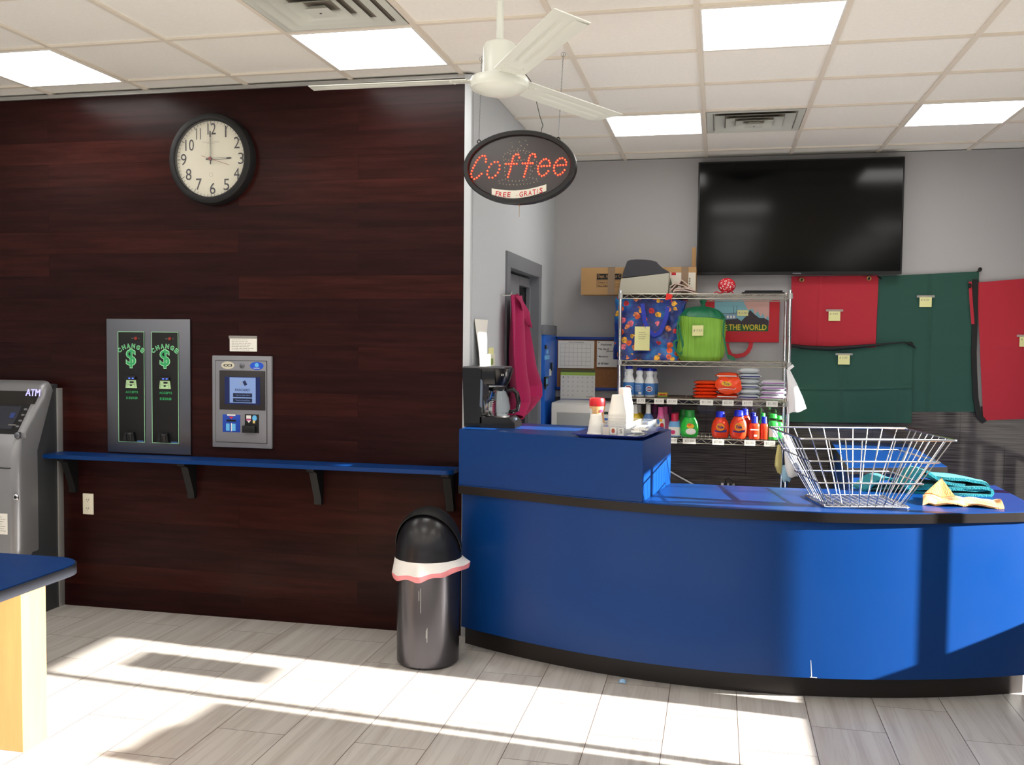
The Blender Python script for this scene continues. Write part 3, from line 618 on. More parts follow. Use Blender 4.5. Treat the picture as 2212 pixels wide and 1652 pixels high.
# ================================================================== WALL SHELF
sh = thing('wall_shelf', (-2.5, 4.75, .885), 'long narrow blue shelf on black brackets along the wood wall', 'shelf')
xa, xb, ya, yb, rr = -3.76, -1.325, 4.672, YW-.002, .05
poly = [(xa, yb), (xa, ya+.03), (xa+.03, ya)] + [(xb-rr+rr*math.sin(t), ya+rr-rr*math.cos(t)) for t in [PI/2*k/8 for k in range(9)]] + [(xb, yb)]
MB().prism(poly, .884, .906, MATS['blue_laminate']).build('shelf_board', sh)
for X_ in (-3.645, -2.885, -2.12, -1.372):
    b = MB(); b.prism([(YW-.001, .884), (YW-.13, .884), (YW-.13, .868), (YW-.095, .855), (YW-.03, .70), (YW-.03, .672), (YW-.001, .672)], X_-.021, X_+.021, BLKM, 'X'); b.build('bracket', sh)

# ================================================================== CASH MACHINE
AX = -3.73
atm = thing('cash_machine', (-4.0, 4.7, 0), 'silver and charcoal ATM standing against the wood wall at the left edge', 'cash machine')
AG = mat('atm_charcoal', '#3e4043', .42, metal=.2); AD = mat('atm_dark_panel', '#1f1c1b', .3)
b = MB(); b.prism([(4.80, 0), (4.58, 0), (4.58, .93), (4.765, 1.30), (4.80, 1.30)], -4.42, AX, AG, 'X'); b.build('cabinet', atm)
MB().box((AX-.01, 4.79, 0), (AX+.008, YW-.001, 1.275), ALU, .002).build('back_panel_edge', atm)
# fascia: rounded silver profile
pf = [(4.575, .335), (4.49, .335), (4.462, .35), (4.455, .40), (4.453, .90), (4.49, 1.0), (4.68, 1.262), (4.70, 1.295), (4.725, 1.312), (4.75, 1.32), (4.758, 1.305), (4.575, .935)]
def fascia(mb, y_in):
    n = len(pf); xs = [(AX+.003, .05), (AX-.004, .030), (AX-.012, .016), (AX-.025, .005), (AX-.042, 0), (-4.395, 0), (-4.416, .004), (-4.43, .02)]
    vs = []; cy = 4.70
    for x, inset in xs:
        for (y, z) in pf:
            vs.append((x, y+(inset*(1 if z < 1.0 else .35) if y < 4.73 else 0), z - (inset*.8 if z > 1.2 else (-inset*.8 if z < .36 else 0))))
    fs = [(j*n+k, j*n+(k+1) % n, (j+1)*n+(k+1) % n, (j+1)*n+k) for j in range(len(xs)-1) for k in range(n)]
    fs += [tuple(range(n)), tuple(range((len(xs)-1)*n, len(xs)*n))]
    mb.add(vs, fs, SILVER)
b = MB(); fascia(b, 0); b.build('fascia', atm)
def slope(y, z0=1.0, y0=4.545, z1=1.275, y1=4.665): pass
def az(zx, zy, Y=4.54): return at(zx/4.235, 810+zy/4.235, Y=Y)
def sl(z, off=.004):  # front surface depth of the fascia at a height
    if z < .9: return 4.453-off
    if z < 1.0: return 4.453+(z-.9)*.37-off
    return 4.49+(z-1.0)*(.19/.262)-off
def spanel(mb, X0, X1, zb, zt, m, off=.004, th=.004):
    P = [(X0, sl(zb, off), zb), (X1, sl(zb, off), zb), (X1, sl(zt, off), zt), (X0, sl(zt, off), zt)]
    mb.add(P+[(p[0], p[1]+th, p[2]) for p in P], [(0, 1, 2, 3), (4, 5, 6, 7), (0, 1, 5, 4), (1, 2, 6, 5), (2, 3, 7, 6), (3, 0, 4, 7)], m)
XI = AX-.035
b = MB(); spanel(b, -4.36, AX-.018, 1.195, 1.262, AD, .003); hp = b.build('header_panel', atm)
b = MB(); X_ = Vector((1, 0, 0)); Yd = Vector((0, .19, .262)).normalized(); LAV = mat('atm_lettering', '#b9b3f5', .4, emit=.8)
p = at(68, 848, Y=sl(1.232)); text(b, 'ATM', (p.x-.004, sl(p.z, .0062), p.z), .092, .046, LAV, xd=X_, yd=Yd, shear=-.36); text(b, 'ATM', (p.x-.001, sl(p.z, .0064), p.z), .092, .046, LAV, xd=X_, yd=Yd, shear=-.36); b.build('lettering', hp)
b = MB(); spanel(b, -4.36, XI-.005, 1.035, 1.195, BLK, .003); spanel(b, -4.34, XI-.05, 1.06, 1.18, mat('atm_screen', '#2a2d36', .2, emit=.1), .0045, .001)
p = at(25, 897, Y=sl(1.12)); rect(b, (p.x, sl(p.z, .0075), p.z), .03, .035, mat('screen_blue_box', '#2d3c74', .3, emit=.2), yd=Yd); p = at(22, 918, Y=sl(1.06)); rect(b, (p.x, sl(p.z, .005), p.z), .05, .006, INKG, yd=Yd)
scr = b.build('screen', atm)
for k in range(4):
    b = MB(); z = 1.075+k*.03; b.box((XI-.026, sl(z, .010), z-.005), (XI-.008, sl(z, 0), z+.005), SILVER, .002); b.build('side_button', scr)
b = MB(); p = at(33, 941, Y=4.47); b.lathe([(.018, 0), (.018, .022), (.012, .026), (0, .026)], STEEL, (p.x-.004, sl(p.z), p.z), 20, axis='Y'); b.box((p.x+.01, sl(p.z)-.012, p.z-.014), (p.x+.045, sl(p.z), p.z+.012), SILVER, .004); b.build('card_reader', atm)
b = MB(); b.box((-4.36, sl(.93)-.010, .885), (XI-.09, sl(.93)+.003, .985), AD, .003); b.build('keypad_recess', atm)
b = MB(); b.box((-4.34, sl(.93)-.016, .9), (XI-.12, sl(.93), .94), mat('keypad_grey', '#6d6967', .5), .003)
for k in range(4):
    for r in range(2): b.box((-4.05+k*.05, sl(.93)-.022, .905+r*.017), (-4.018+k*.05, sl(.93)-.01, .917+r*.017), SILVER, .002)
b.build('keypad', atm)
b = MB(); b.box((-4.44, 4.448, .852), (AX-.03, 4.6, .857), BLKM); b.box((-4.44, 4.52, .852), (AX+.001, 4.6, .857), BLKM); b.build('seam', atm)
b = MB(); b.box((-4.37, 4.440, .795), (XI-.075, 4.455, .815), BLK, .003); b.build('cash_slot', atm)
b = MB(); b.box((-4.37, 4.446, .62), (XI-.08, 4.456, .785), mat('drawer_grey', '#55504e', .4, metal=.2), .006); b.build('cash_drawer', atm)
b = MB(); p = az(143, 1118, 4.45); b.lathe([(.018, 0), (.018, .005), (.013, .008), (0, .006)], CHROME, (p.x, 4.4535, p.z), 24, axis='Y'); b.lathe([(.008, 0), (.008, .002), (0, .002)], BLK, (p.x, 4.4465, p.z), 16, axis='Y'); b.build('lock', atm)
b = MB(); a = az(-60, 1262, 4.45); c_ = az(67, 1460, 4.45); b.box((a.x, 4.4505, c_.z), (c_.x, 4.4535, a.z), PAPER); scribble(b, ((a.x+c_.x)/2, 4.450, (a.z+c_.z)/2), .1, .09, 7, INKG, seed=9)
b.build('sticker', atm)

# ================================================================== NEAR TABLE
tb = thing('folding_table', (-2.7, 2.6, 0), 'blue-topped maple laundry table cut off by the lower left edge', 'table')
MAPLE = mat('maple', '#b5824f', .42, var=.07, vscale=3, stretch=(14, 14, 1))
TZ = .705; xr, yf, rr = -2.405, 3.27, .13
poly = [(-3.9, 1.0), (xr, 1.0)]+[(xr-rr+rr*math.cos(t), yf-rr+rr*math.sin(t)) for t in [PI/2*k/10 for k in range(11)]]+[(-3.9, yf)]
MB().prism(poly, TZ-.004, TZ, MATS['blue_laminate']).build('tabletop', tb)
p2 = [(x+(.004 if x > -3 else 0), y+.004) for x, y in poly]
MB().prism(p2, TZ-.042, TZ-.004, mat('table_edge', '#33353c', .3, metal=.2)).build('edge_band', tb)
MB().box((-3.75, 3.065, 0), (-2.55, 3.20, TZ-.042), MAPLE, .002).build('end_panel', tb)
MB().box((-3.75, 1.1, 0), (-2.55, 1.24, TZ-.042), MAPLE, .002).build('end_panel', tb)

# ================================================================== TRASH CAN
T = Vector((-1.368, 4.42, 0)); TR = .155
tc = thing('trash_can', T, 'tall round steel trash can with black dome lid beside the counter', 'trash can')
PEW = mat('pewter_steel', '#58565a', .27, metal=.9, bump=.03, bscale=60, stretch=(1, 1, .02))
b = MB(); b.lathe([(TR-.014, .0), (TR-.012, .004), (TR-.003, .012), (TR, .5), (TR-.006, .5)], PEW, T, 64)
for a, z0, z1 in ((-1.50, .28, .40), (-1.56, .34, .385), (-1.30, .14, .21), (-1.33, .16, .2)):
    P = []
    for z in (z0, z1):
        for da in (-.004, .004): P.append((T.x+(TR+.0008)*math.cos(a+da), T.y+(TR+.0008)*math.sin(a+da), z))
    b.add([P[0], P[1], P[3], P[2]], [(0, 1, 2, 3)], WHT)
b.build('body', tc)
lp = [(TR+.006, .505), (TR+.008, .53), (TR+.004, .545)]
for k in range(1, 15):
    a = PI/2*k/14; lp.append(((TR+.003)*math.cos(a), .545+.205*math.sin(a)))
b = MB(); b.lathe(lp, mat('lid_black', '#17161a', .3), T, 64, cap=False); b.build('dome_lid', tc)
b = MB()
def hood(u, v):
    r_ = TR+.014-.006*v; al = PI*u; th = math.radians(28-105*v)
    return (T.x+r_*math.cos(al), T.y-r_*math.sin(al)*math.sin(th), .552+(r_+.045)*math.sin(al)*math.cos(th))
b.grid(hood, 48, 16, BLKM, th=-.004); b.build('swing_flap', tc)
b = MB(); LIN = mat('bin_liner', '#e9e6e2', .35, bump=.25, bscale=30, alpha=.93); PNK = mat('liner_hem', '#e0878c', .4)
def liner(u, v):
    a = 2*PI*u; w_ = .004*math.sin(5*a+1)+.002*math.sin(11*a)
    sw = .012*max(0, math.cos(a-.25))**2; zb = .455+.012*math.sin(a*1+2.0)+.03*max(0, math.cos(a-.1))
    r_ = TR+.009+(.01+w_+sw*1.6)*(v)*(1.2)
    return (T.x+r_*math.cos(a), T.y+r_*math.sin(a), .522+(zb-.522)*v+.003*math.sin(9*a)*v)
b.grid(liner, 96, 8, LIN); 
def hem(u, v):
    p = Vector(liner(u, 1)); a = 2*PI*u; q = Vector((math.cos(a), math.sin(a), 0)); return p+q*.002*math.sin(v*PI)+Vector((0, 0, -.026*v-.004*math.sin(7*a)*v))-q*.006*v
b.grid(hem, 96, 3, PNK); b.build('liner', tc)

# ================================================================== SERVICE COUNTER
def yk(x): return 4.366+.185*(x-.13)**2
def yp(x): return 4.285+.188*(x-.13)**2
_TE = [(-1.276, 4.60), (-1.0, 4.51), (-.75, 4.42), (-.5, 4.345), (-.3, 4.305), (-.09, 4.273), (.11, 4.265), (.35, 4.274), (.55, 4.292), (.7, 4.318), (.9, 4.370), (1.11, 4.442), (1.333, 4.537), (1.43, 4.588)]
def yt(x):
    for (a, b), (c_, d_) in zip(_TE, _TE[1:]):
        if x <= c_:
            t = (x-a)/(c_-a); return b+(d_-b)*t
    return _TE[-1][1]
def yts(x): return sum(yt(x+d_) for d_ in (-.12, -.06, 0, .06, .12))/5 if -1.1 < x < 1.25 else min(yt(x), yp(x)-.006 if x < -1 else 9)
ctr = thing('service_counter', (.1, 4.7, 0), 'long curved bright blue service counter with black kick base and dark edge', 'counter')
BL = MATS['blue_laminate']
def curve_pts(fn, a, b, n): return [(a+(b-a)*k/n, fn(a+(b-a)*k/n)) for k in range(n+1)]
def strip(fn, a, b, z0, z1, m, name, th=.02, n=60):
    P = curve_pts(fn, a, b, n); Q = [(x, y+th) for x, y in reversed(P)]
    return MB().prism(P+Q, z0, z1, m)
o = strip(yp, -1.262, 1.395, .11, .806, BL, 'p')
for x_, z0_, z1_ in ((.435, .118, .20), ):
    pass
pan = o.build('front_panel', ctr)
# chipped scratch at the foot of the panel
s_ = MB(); xq = at(1750, 1450, Y=4.35).x
s_.add([(xq, yp(xq)-.0008, .115), (xq+.004, yp(xq)-.0008, .115), (xq-.002, yp(xq)-.0008, .19), (xq-.004, yp(xq)-.0008, .19)], [(0, 1, 2, 3)], PAPER); s_.add([(xq-.005, yp(xq)-.0008, .112), (xq+.025, yp(xq)-.0008, .112), (xq+.025, yp(xq)-.0008, .116), (xq-.005, yp(xq)-.0008, .116)], [(0, 1, 2, 3)], PAPER)
s_.build('chip', pan)
strip(yk, -1.26, 1.385, 0, .112, DARK, 'k').build('kick_base', ctr)
MB().prism([(1.37, 4.605), (1.393, 4.605), (1.393, 5.28), (1.37, 5.28)], .112, .804, BL).build('end_panel', ctr)
MB().prism([(1.355, 4.68), (1.375, 4.68), (1.375, 5.25), (1.355, 5.25)], 0, .112, DARK).build('kick_return', ctr)
MB().box((-1.263, 4.68, .112), (-1.24, 4.93, .804), BL).build('end_panel', ctr)
front = curve_pts(yts, -1.268, 1.425, 60)
back = [(1.425, 5.34), (1.25, 5.30), (1.0, 5.17), (.75, 5.04), (.5, 4.96), (.3, 4.945), (-.2, 4.95), (-1.268, 5.05)]
MB().prism([(x, y+.003) for x, y in front]+back, .846, .85, BL).build('worktop', ctr)
MB().prism(front+[(x, y) for x, y in back], .805, .846, mat('dark_edge', '#181413', .33, spec=.35)).build('worktop_edge', ctr)
# raised box
P = [(x, min(yts(x)+.008, 9)) for x in [-1.268+(.943)*k/24 for k in range(25)]]
P = [(x, y) for x, y in P]+[(-.228, 4.93), (-1.268, 5.06)]
rz = MB(); rz.prism(P, .851, 1.128, BL); rz.prism(P, 1.128, 1.13, BL)
rz.build('counter_riser', None, 'raised blue box section on the left end of the curved counter, under the coffee maker', 'counter')

# floor scrap
p = at(1346, 1474, Z=0)
b = MB(); b.grid(lambda u, v: (p.x-.02+.035*u, p.y-.012+.024*v, .003+.012*math.sin(u*PI)*abs(math.sin(v*5))), 8, 6, mat('blue_wrapper', '#8fb6dd', .4), th=.0008)
b.build('litter_scrap', None, 'tiny pale blue scrap of litter on the floor by the counter base', 'litter')

# ================================================================== WINDOW SIGNS (unseen; put in to shape the shadows on the floor)
c = MB(); c.prism([(2.745, .70), (3.35, .70), (3.35, 1.575), (3.25, 1.578), (3.12, 1.583), (3.05, 1.60), (3.0, 1.607), (2.85, 1.61), (2.75, 1.64)], XR-.02, XR-.012, PAPER, 'X')
c.build('shadow_poster', None, 'unseen poster added in the side window, cut to the outline of the floor shadow', 'poster')  # added blocker; its outline follows the shadow edge on the floor
MB().box((XR-.02, 3.60, 1.54), (XR-.012, 3.82, 1.82), PAPER).build('window_sign', None, 'small hanging sign in the side window, outside the photo', 'sign')

# ================================================================== RAISED BOX: COFFEE MAKER, TRAY, CUPS
RZ = 1.1305
CY = 4.80; KB = mat('coffee_black', '#0e0d0e', .2)
def cm(zx, zy, Y=CY-.06): p = at(980+zx/3.934, 540+zy/3.934, Y=Y); return p
L0 = cm(100, 1500).x
cf = thing('coffee_maker', (-1.13, CY, RZ), 'black drip coffee maker with glass carafe on the raised end of the counter', 'coffee maker')
y0, y1 = CY-.09, CY+.09
b = MB()
P = [(cm(110, 0).x, RZ+.022), (cm(262, 0).x, RZ+.022), (cm(250, 0).x, RZ+.24), (cm(256, 0).x, RZ+.30), (cm(96, 0).x, RZ+.306), (cm(100, 0).x, RZ+.2)]
b.prism(P, y0, y1, KB, 'Y'); b.box((cm(105, 0).x, y0+.01, RZ), (cm(262, 0).x, y1-.01, RZ+.024), KB, .004)
b.build('water_tank_body', cf)
b = MB(); q = cm(245, 1190); b.prism([(q.x-.006, RZ+.11), (q.x+.006, RZ+.10), (q.x+.008, RZ+.24), (q.x-.003, RZ+.25)], y0-.002, y0+.004, mat('smoky_window', '#5f6a78', .15), 'Y'); b.build('water_gauge', cf)
b = MB(); hx0, hx1 = cm(258, 0).x, cm(452, 0).x; hc = (hx0+hx1)/2+.01
b.lathe([(.052, RZ+.215), (.064, RZ+.235), (.085, RZ+.30), (.085, RZ+.303)], KB, (hc-.008, CY, 0), 40); b.box((hx0-.02, y0+.004, RZ+.222), (hc, y1-.004, RZ+.304), KB, .004)
bk = b.build('filter_basket', cf)
b = MB(); b.box((cm(98, 0).x, y0, RZ+.304), (hx1+.002, y1, RZ+.314), mat('coffee_lid_grey', '#4e4f55', .3), .005); b.build('lid', cf)
b = MB(); p = cm(430, 1058); text(b, '65', (p.x+.0, y0-.012, p.z), .014, .010, WHT); b.build('small_marking', bk)
b = MB(); bx0, bx1 = cm(262, 0).x, cm(548, 0).x; b.prism([(bx0-.01, RZ), (bx1, RZ), (bx1-.004, RZ+.03), (bx1-.035, RZ+.055), (bx0-.01, RZ+.055)], y0, y1, KB, 'Y')
b.lathe([(.062, 0), (.062, .004), (0, .004)], mat('hot_plate', '#2b2a2a', .4), (hc-.004, CY, RZ+.055), 32); bs = b.build('base', cf)
b = MB(); b.box((bx1-.032, CY-.02, RZ+.034), (bx1-.012, CY+.02, RZ+.048), mat('switch_grey', '#3b4651', .3), .003); b.build('switch', bs)
GLS = mat('carafe_glass', '#e6eef0', .03, trans=1.0, ior=1.3)
b = MB(); b.lathe([(.0, .0), (.05, .0), (.062, .012), (.065, .045), (.058, .085), (.045, .118), (.043, .13)], GLS, (hc-.004, CY, RZ+.06), 40, cap=False)
cr = b.build('carafe', cf)
b = MB(); b.lathe([(.046, .0), (.048, .006), (.046, .018), (.0, .022)], KB, (hc-.004, CY, RZ+.187), 32); b.build('carafe_lid', cr)
b = MB(); hx = hc+.04
b.tube([(hx, CY, RZ+.19), (hx+.035, CY, RZ+.195), (hx+.058, CY-.002, RZ+.175), (hx+.068, CY-.004, RZ+.13), (hx+.062, CY-.003, RZ+.09), (hx+.035, CY, RZ+.078), (hx+.012, CY, RZ+.08)], [.009, .011, .012, .012, .012, .010, .007], KB, 12); b.build('handle', cr)
b = MB(); a_ = -1.75
for k in range(7):
    z = .03+k*.011; r_ = .0655-.0009*k; b.tube([(hc-.004+r_*math.cos(t), CY+r_*math.sin(t), RZ+.06+z) for t in (-1.9, -1.8, -1.7)], .0006, WHT, 4)
b.build('measure_marks', cr)

# tray
TX, TY, TA = -.458, 4.60, math.radians(-8)
TM = Matrix.Translation((TX, TY, RZ)) @ Matrix.Rotation(TA, 4, 'Z')
def rrect(hw, hd, r, n=6):
    o = []
    for cx, cy, a in ((hw-r, hd-r, 0), (-hw+r, hd-r, 90), (-hw+r, -hd+r, 180), (hw-r, -hd+r, 270)):
        for k in range(n+1): t = math.radians(a+90*k/n); o.append((cx+r*math.cos(t), cy+r*math.sin(t)))
    return o
def loft(mb, loops, m, M=None, cap0=True, cap1=False):
    n = len(loops[0]); vs = [p for l in loops for p in l]
    fs = [(j*n+k, j*n+(k+1) % n, (j+1)*n+(k+1) % n, (j+1)*n+k) for j in range(len(loops)-1) for k in range(n)]
    if cap0: fs.append(tuple(reversed(range(n))))
    if cap1: fs.append(tuple((len(loops)-1)*n+k for k in range(n)))
    return mb.add(vs, fs, m, M)
b = MB(); L_ = []
for hw, hd, z in ((.145, .225, 0), (.15, .23, .002), (.168, .248, .016), (.175, .255, .019), (.175, .255, .016), (.165, .245, .013), (.148, .228, .004)): L_.append([(x, y, z) for x, y in rrect(hw, hd, .035)])
loft(b, L_, mat('navy_tray', '#14246e', .35), TM, True, True); b.build('serving_tray', None, 'navy blue plastic cafeteria tray on the raised counter section', 'tray')
TZ2 = RZ+.005
CUPW = mat('foam_cup', '#ece8df', .55, spec=.3)
def cup(x, y, z, label, group=None, proto=[None]):
    if proto[0] is None:
        b = MB(); b.lathe([(.0425, 0), (.0428, .002), (.0428, .011), (.0405, .0125), (.0262, .096), (.0235, .098), (.0, .098)], CUPW, (0, 0, 0), 40, cap=False)
        b.lathe([(.0425, 0), (.039, .0), (.0225, .094), (0, .094)], CUPW, (0, 0, 0), 40, cap=False)
        o = b.build('foam_cup', None, base=(0, 0, 0)); proto[0] = o
    else: o = proto[0].copy(); COL.objects.link(o)
    o.location = (x, y, z); o.rotation_euler.z = random.uniform(0, 6); tag(o, label, 'cup', group)
p = at(1287.5, 936, Y=4.47); cup(p.x, 4.47, TZ2, 'single upside-down white foam cup on the tray, in front of the creamer')
pa = at(1333, 930, Y=4.50); pb = at(1348.5, 930, Y=4.63)
for k in range(8): cup(pa.x+random.uniform(-.0006, .0006), 4.50, TZ2+.0135*k, 'upside-down white foam cup nested in the shorter front stack on the tray' if k < 7 else 'topmost upside-down foam cup of the shorter front stack', 'nested foam cups in front stack' if k < 7 else None)
for k in range(10): cup(pb.x+random.uniform(-.0006, .0006), 4.63, TZ2+.0135*k, 'upside-down white foam cup nested in the taller rear stack on the tray' if k < 9 else 'topmost upside-down foam cup of the taller rear stack', 'nested foam cups in rear stack' if k < 9 else None)
p = at(1289.5, 930, Y=4.62)
cr = thing('creamer_jar', (p.x, 4.62, TZ2), 'plastic coffee creamer jar with red lid standing on the tray', 'jar'); CA = mat('creamer_label', '#e0b27c', .5)
b = MB(); b.lathe([(.036, 0), (.038, .004), (.038, .05), (.033, .075), (.033, .09), (.039, .12), (.037, .132)], CA, (p.x, 4.62, TZ2), 36); jb = b.build('jar_body', cr)
b = MB(); b.lathe([(.0385, .128), (.0395, .13), (.0395, .158), (.036, .167), (0, .169)], mat('red_lid', '#d2232a', .35), (p.x, 4.62, TZ2), 36); b.build('lid', cr)
b = MB(); b.lathe([(.0385, .006), (.0386, .05), (.0336, .075), (.0336, .09), (.0392, .116)], PAPER, (p.x, 4.62, TZ2), 12, a0=math.radians(-175), a1=math.radians(-125)); b.lathe([(.0388, .03), (.0388, .045)], RED, (p.x, 4.62, TZ2), 8, a0=math.radians(-75), a1=math.radians(-30)); b.lathe([(.0372, .098), (.0394, .112)], mat('magenta_logo', '#b03a66', .5), (p.x, 4.62, TZ2), 8, a0=math.radians(-65), a1=math.radians(-35)); b.build('label', jb)
ACR = mat('clear_acrylic', '#c9d2d8', .06, alpha=.13, spec=.3); ACE = mat('acrylic_edge', '#dfe6ea', .1, alpha=.45)
og = thing('acrylic_organizer', TM @ Vector((.03, -.02, .005)), 'clear acrylic condiment organizer on the tray, around the cup stacks', 'organizer')
b = MB(); ox0, ox1, oy0, oy1, oh = -.042, .142, -.195, .17, .058
for a_, c_ in (((ox0, oy0), (ox1, oy0+.003)), ((ox0, oy1-.003), (ox1, oy1)), ((ox0, oy0), (ox0+.003, oy1)), ((ox1-.003, oy0), (ox1, oy1)), ((.065, oy0), (.068, oy1)), ((.068, -.07), (ox1, -.067)), ((.068, .05), (ox1, .053))):
    b.box((a_[0], a_[1], .005), (c_[0], c_[1], .005+oh), ACR, M=TM); b.box((a_[0], a_[1], .005+oh), (c_[0], c_[1], .0065+oh), ACE, M=TM)
b.build('bin', og)
xd_ = TM.to_3x3() @ Vector((1, 0, 0))
b = MB(); q = TM @ Vector((.015, oy0-.0008, .034)); rect(b, q, .03, .032, PAPER, xd=xd_); q2 = TM @ Vector((.015, oy0-.0012, .034)); disc(b, q2, .008, .011, mat('rust_print', '#b0543c', .5), xd=xd_)
q = TM @ Vector((.052, oy0-.0008, .03)); rect(b, q, .026, .036, PAPER, xd=xd_); text(b, 'S', TM @ Vector((.052, oy0-.0013, .033)), .014, .02, INKG, xd=xd_, bold=.03); q = TM @ Vector((-.02, oy0-.0008, .03)); rect(b, q, .03, .04, mat('pale_card', '#d8cfc2', .8), xd=xd_)
b.build('front_label', og)
rd = random.Random(3)
for k in range(9):
    M_ = TM @ Matrix.Translation((.105+rd.uniform(-.012, .012), -.02+rd.uniform(-.03, .05)-.08*(k % 2), .006+.0042*k)) @ Matrix.Rotation(rd.uniform(-.6, .6), 4, 'Z') @ Matrix.Rotation(rd.uniform(-.02, .12), 4, 'X')
    b = MB(); b.box((-.025, -.032, 0), (.025, .032, .003), PAPER, .001, M=M_); b.build('sugar_packet', None, 'white sugar packet lying in the clear organizer on the tray', 'packet', 'sugar packets in the organizer')

# ================================================================== WIRE SHELVING
SF, SB = 6.86, 7.30
LX = at(1339.5, 700, Y=SF).x; RX = at(1706, 700, Y=SF).x
LV = [at(1560, y_, Y=SF).z for y_ in (634, 781, 863.5, 948.5)]      # top surface of each shelf
shf = thing('wire_shelving', ((LX+RX)/2, (SF+SB)/2, 0), 'chrome wire shelving unit stocked with laundry supplies against the back wall', 'shelving')
WIRE = mat('epoxy_wire', '#aaa597', .3, metal=.5)
for x, y in ((LX, SF), (RX, SF), (LX, SB), (RX, SB)):
    b = MB(); b.lathe([(.0125, .0), (.0125, LV[0]+.02), (.011, LV[0]+.024), (0, LV[0]+.024)], CHROME, (x, y, 0), 20)
    for z in [LV[0]-.3-.15*k for k in range(10)]: b.lathe([(.0128, z), (.0128, z+.002)], STEEL, (x, y, 0), 16, cap=False)
    p_ = b.build('post', shf)
    for z in LV: MB().lathe([(.0125, z-.035), (.018, z-.035), (.016, z+.003), (.0125, z+.003)], ALU, (x, y, 0), 20, cap=False).build('collar', p_)
for z in LV+[.22]:
    b = MB(); r = .003
    for y in (SF, SB):
        for dz in (-.003, -.036): b.tube([(LX, y, z+dz), (RX, y, z+dz)], r, WIRE, 6)
        n = 26; pts = []
        for k in range(n+1): x = LX+.02+(RX-LX-.04)*k/n; pts.append((x, y, z-.005 if k % 2 else z-.034))
        b.tube(pts, .0022, WIRE, 5)
    for x in (LX, RX):
        for dz in (-.003, -.036): b.tube([(x, SF, z+dz), (x, SB, z+dz)], r, WIRE, 6)
        b.tube([(x, SF+.02+(SB-SF-.04)*k/8, z-.005 if k % 2 else z-.034) for k in range(9)], .0022, WIRE, 5)
    k = 1
    while LX+.028*k < RX-.01:
        b.tube([(LX+.028*k, SF, z-.001), (LX+.028*k, SB, z-.001)], .0015, WIRE, 4); k += 1
    b.tube([(LX, (SF+SB)/2, z-.005), (RX, (SF+SB)/2, z-.005)], r, WIRE, 6)
    b.build('wire_shelf', shf)
def px(x, Y): return at(x, 850, Y=Y).x
# liner boards on the third level
bd = mat('brown_board', '#6b5c4e', .8)
for a_, c_ in ((1346, 1415), (1416, 1479), (1481, 1500)):
    MB().box((px(a_, SF+.01), SF+.006, LV[2]), (px(c_, SF+.01), SB-.02, LV[2]+.003), bd).build('shelf_liner', None, {1346: 'brown board under the bleach bottles on the wire shelf', 1416: 'brown board under the small orange box on the wire shelf', 1481: 'narrow brown board piece left of the orange detergent bags'}[a_], 'board')
# price tags
for lv, x_, w_, s_ in ((2, 1385, 19, '$.75'), (2, 1424, 21, '$2.00'), (2, 1452, 23, '$3.50'), (2, 1526.6, 28, '$1.50'), (2, 1573, 24, '$2.50'), (2, 1615, 22, '$2.75'), (2, 1668, 24, '$1.90'), (3, 1457, 15, '$3.00'), (3, 1491, 28, '$3.00'), (3, 1553.6, 25, '$7.00'), (3, 1622, 23, '$2.50'), (3, 1665, 23, '$2.50')):
    X_ = px(x_, SF); W_ = w_*mpx(SF); z = LV[lv]-.02; b = MB(); b.box((X_-W_/2, SF-.0065, z-.02), (X_+W_/2, SF-.0055, z+.02), PAPER)
    text(b, s_, (X_, SF-.007, z+.001), W_*.7, .019, INKG, shear=.15)
    where = {1385: 'under the bleach bottles', 1424: 'beneath the small orange box, left one', 1452: 'below and right of the small orange box', 1526.6: 'under the left stack of orange bags', 1573: 'under the right stack of orange bags', 1615: 'under the tall white stack', 1668: 'under the short white and pink stack', 1457: 'under the red-capped softener', 1491: 'under the green jug', 1553.6: 'under the left orange jug', 1622: 'under the small orange bottles', 1665: 'at the right end of the lowest shelf'}[x_]
    b.build('price_tag', None, 'white handwritten price tag on the shelf edge '+where, 'price tag', 'price tags on the wire shelves')

def bottle(name, label, cat, cx, wpx, top, lv, Y, prof, capf, body, capm, lab=None, labf=(.12, .55), labtx=None, sy=.62, group=None, labw=1.3, cap_r=.45, neck=None, sq=0):
    """prof: (radius fraction, height fraction) of the body; the cap covers capf..1"""
    m = mpx(Y, cx); X_ = at(cx, 850, Y=Y).x; r = wpx*m/2; z0 = LV[lv]+.002 if lv == 3 else LV[lv]+.004
    h = at(cx, top, Y=Y).z-z0
    t = thing(name, (X_, Y, z0), label, cat, group)
    b = MB(); b.lathe([(a*r, c_*h) for a, c_ in prof]+[(0, prof[-1][1]*h)], body, (X_, Y, z0), 36, sy=sy); b.build('bottle_body', t)
    b = MB(); n_ = 24
    b.lathe([(cap_r*r*1.04, capf*h), (cap_r*r*1.04, (capf+.03)*h), (cap_r*r, (capf+.04)*h), (cap_r*r*.92, .985*h), (cap_r*r*.82, h), (0, h)], capm, (X_, Y, z0), n_, sy=max(sy, min(1, sy*1.35))); b.build('cap', t)
    if lab:
        b = MB(); P = []
        for k in range(7):
            f = labf[0]+(labf[1]-labf[0])*k/6
            for (a, c_), (a2, c2) in zip(prof, prof[1:]):
                if c_ <= f <= c2 and c2 > c_: P.append(((a+(a2-a)*(f-c_)/(c2-c_))*r+.0012, f*h)); break
        if len(P) > 1: b.lathe(P, lab, (X_, Y, z0), 20, sy=sy, a0=-PI/2-labw, a1=-PI/2+labw, cap=False)
        if labtx: labtx(b, X_, Y-r*sy-.003, z0, h, r)
        b.build('label', t)
    return t
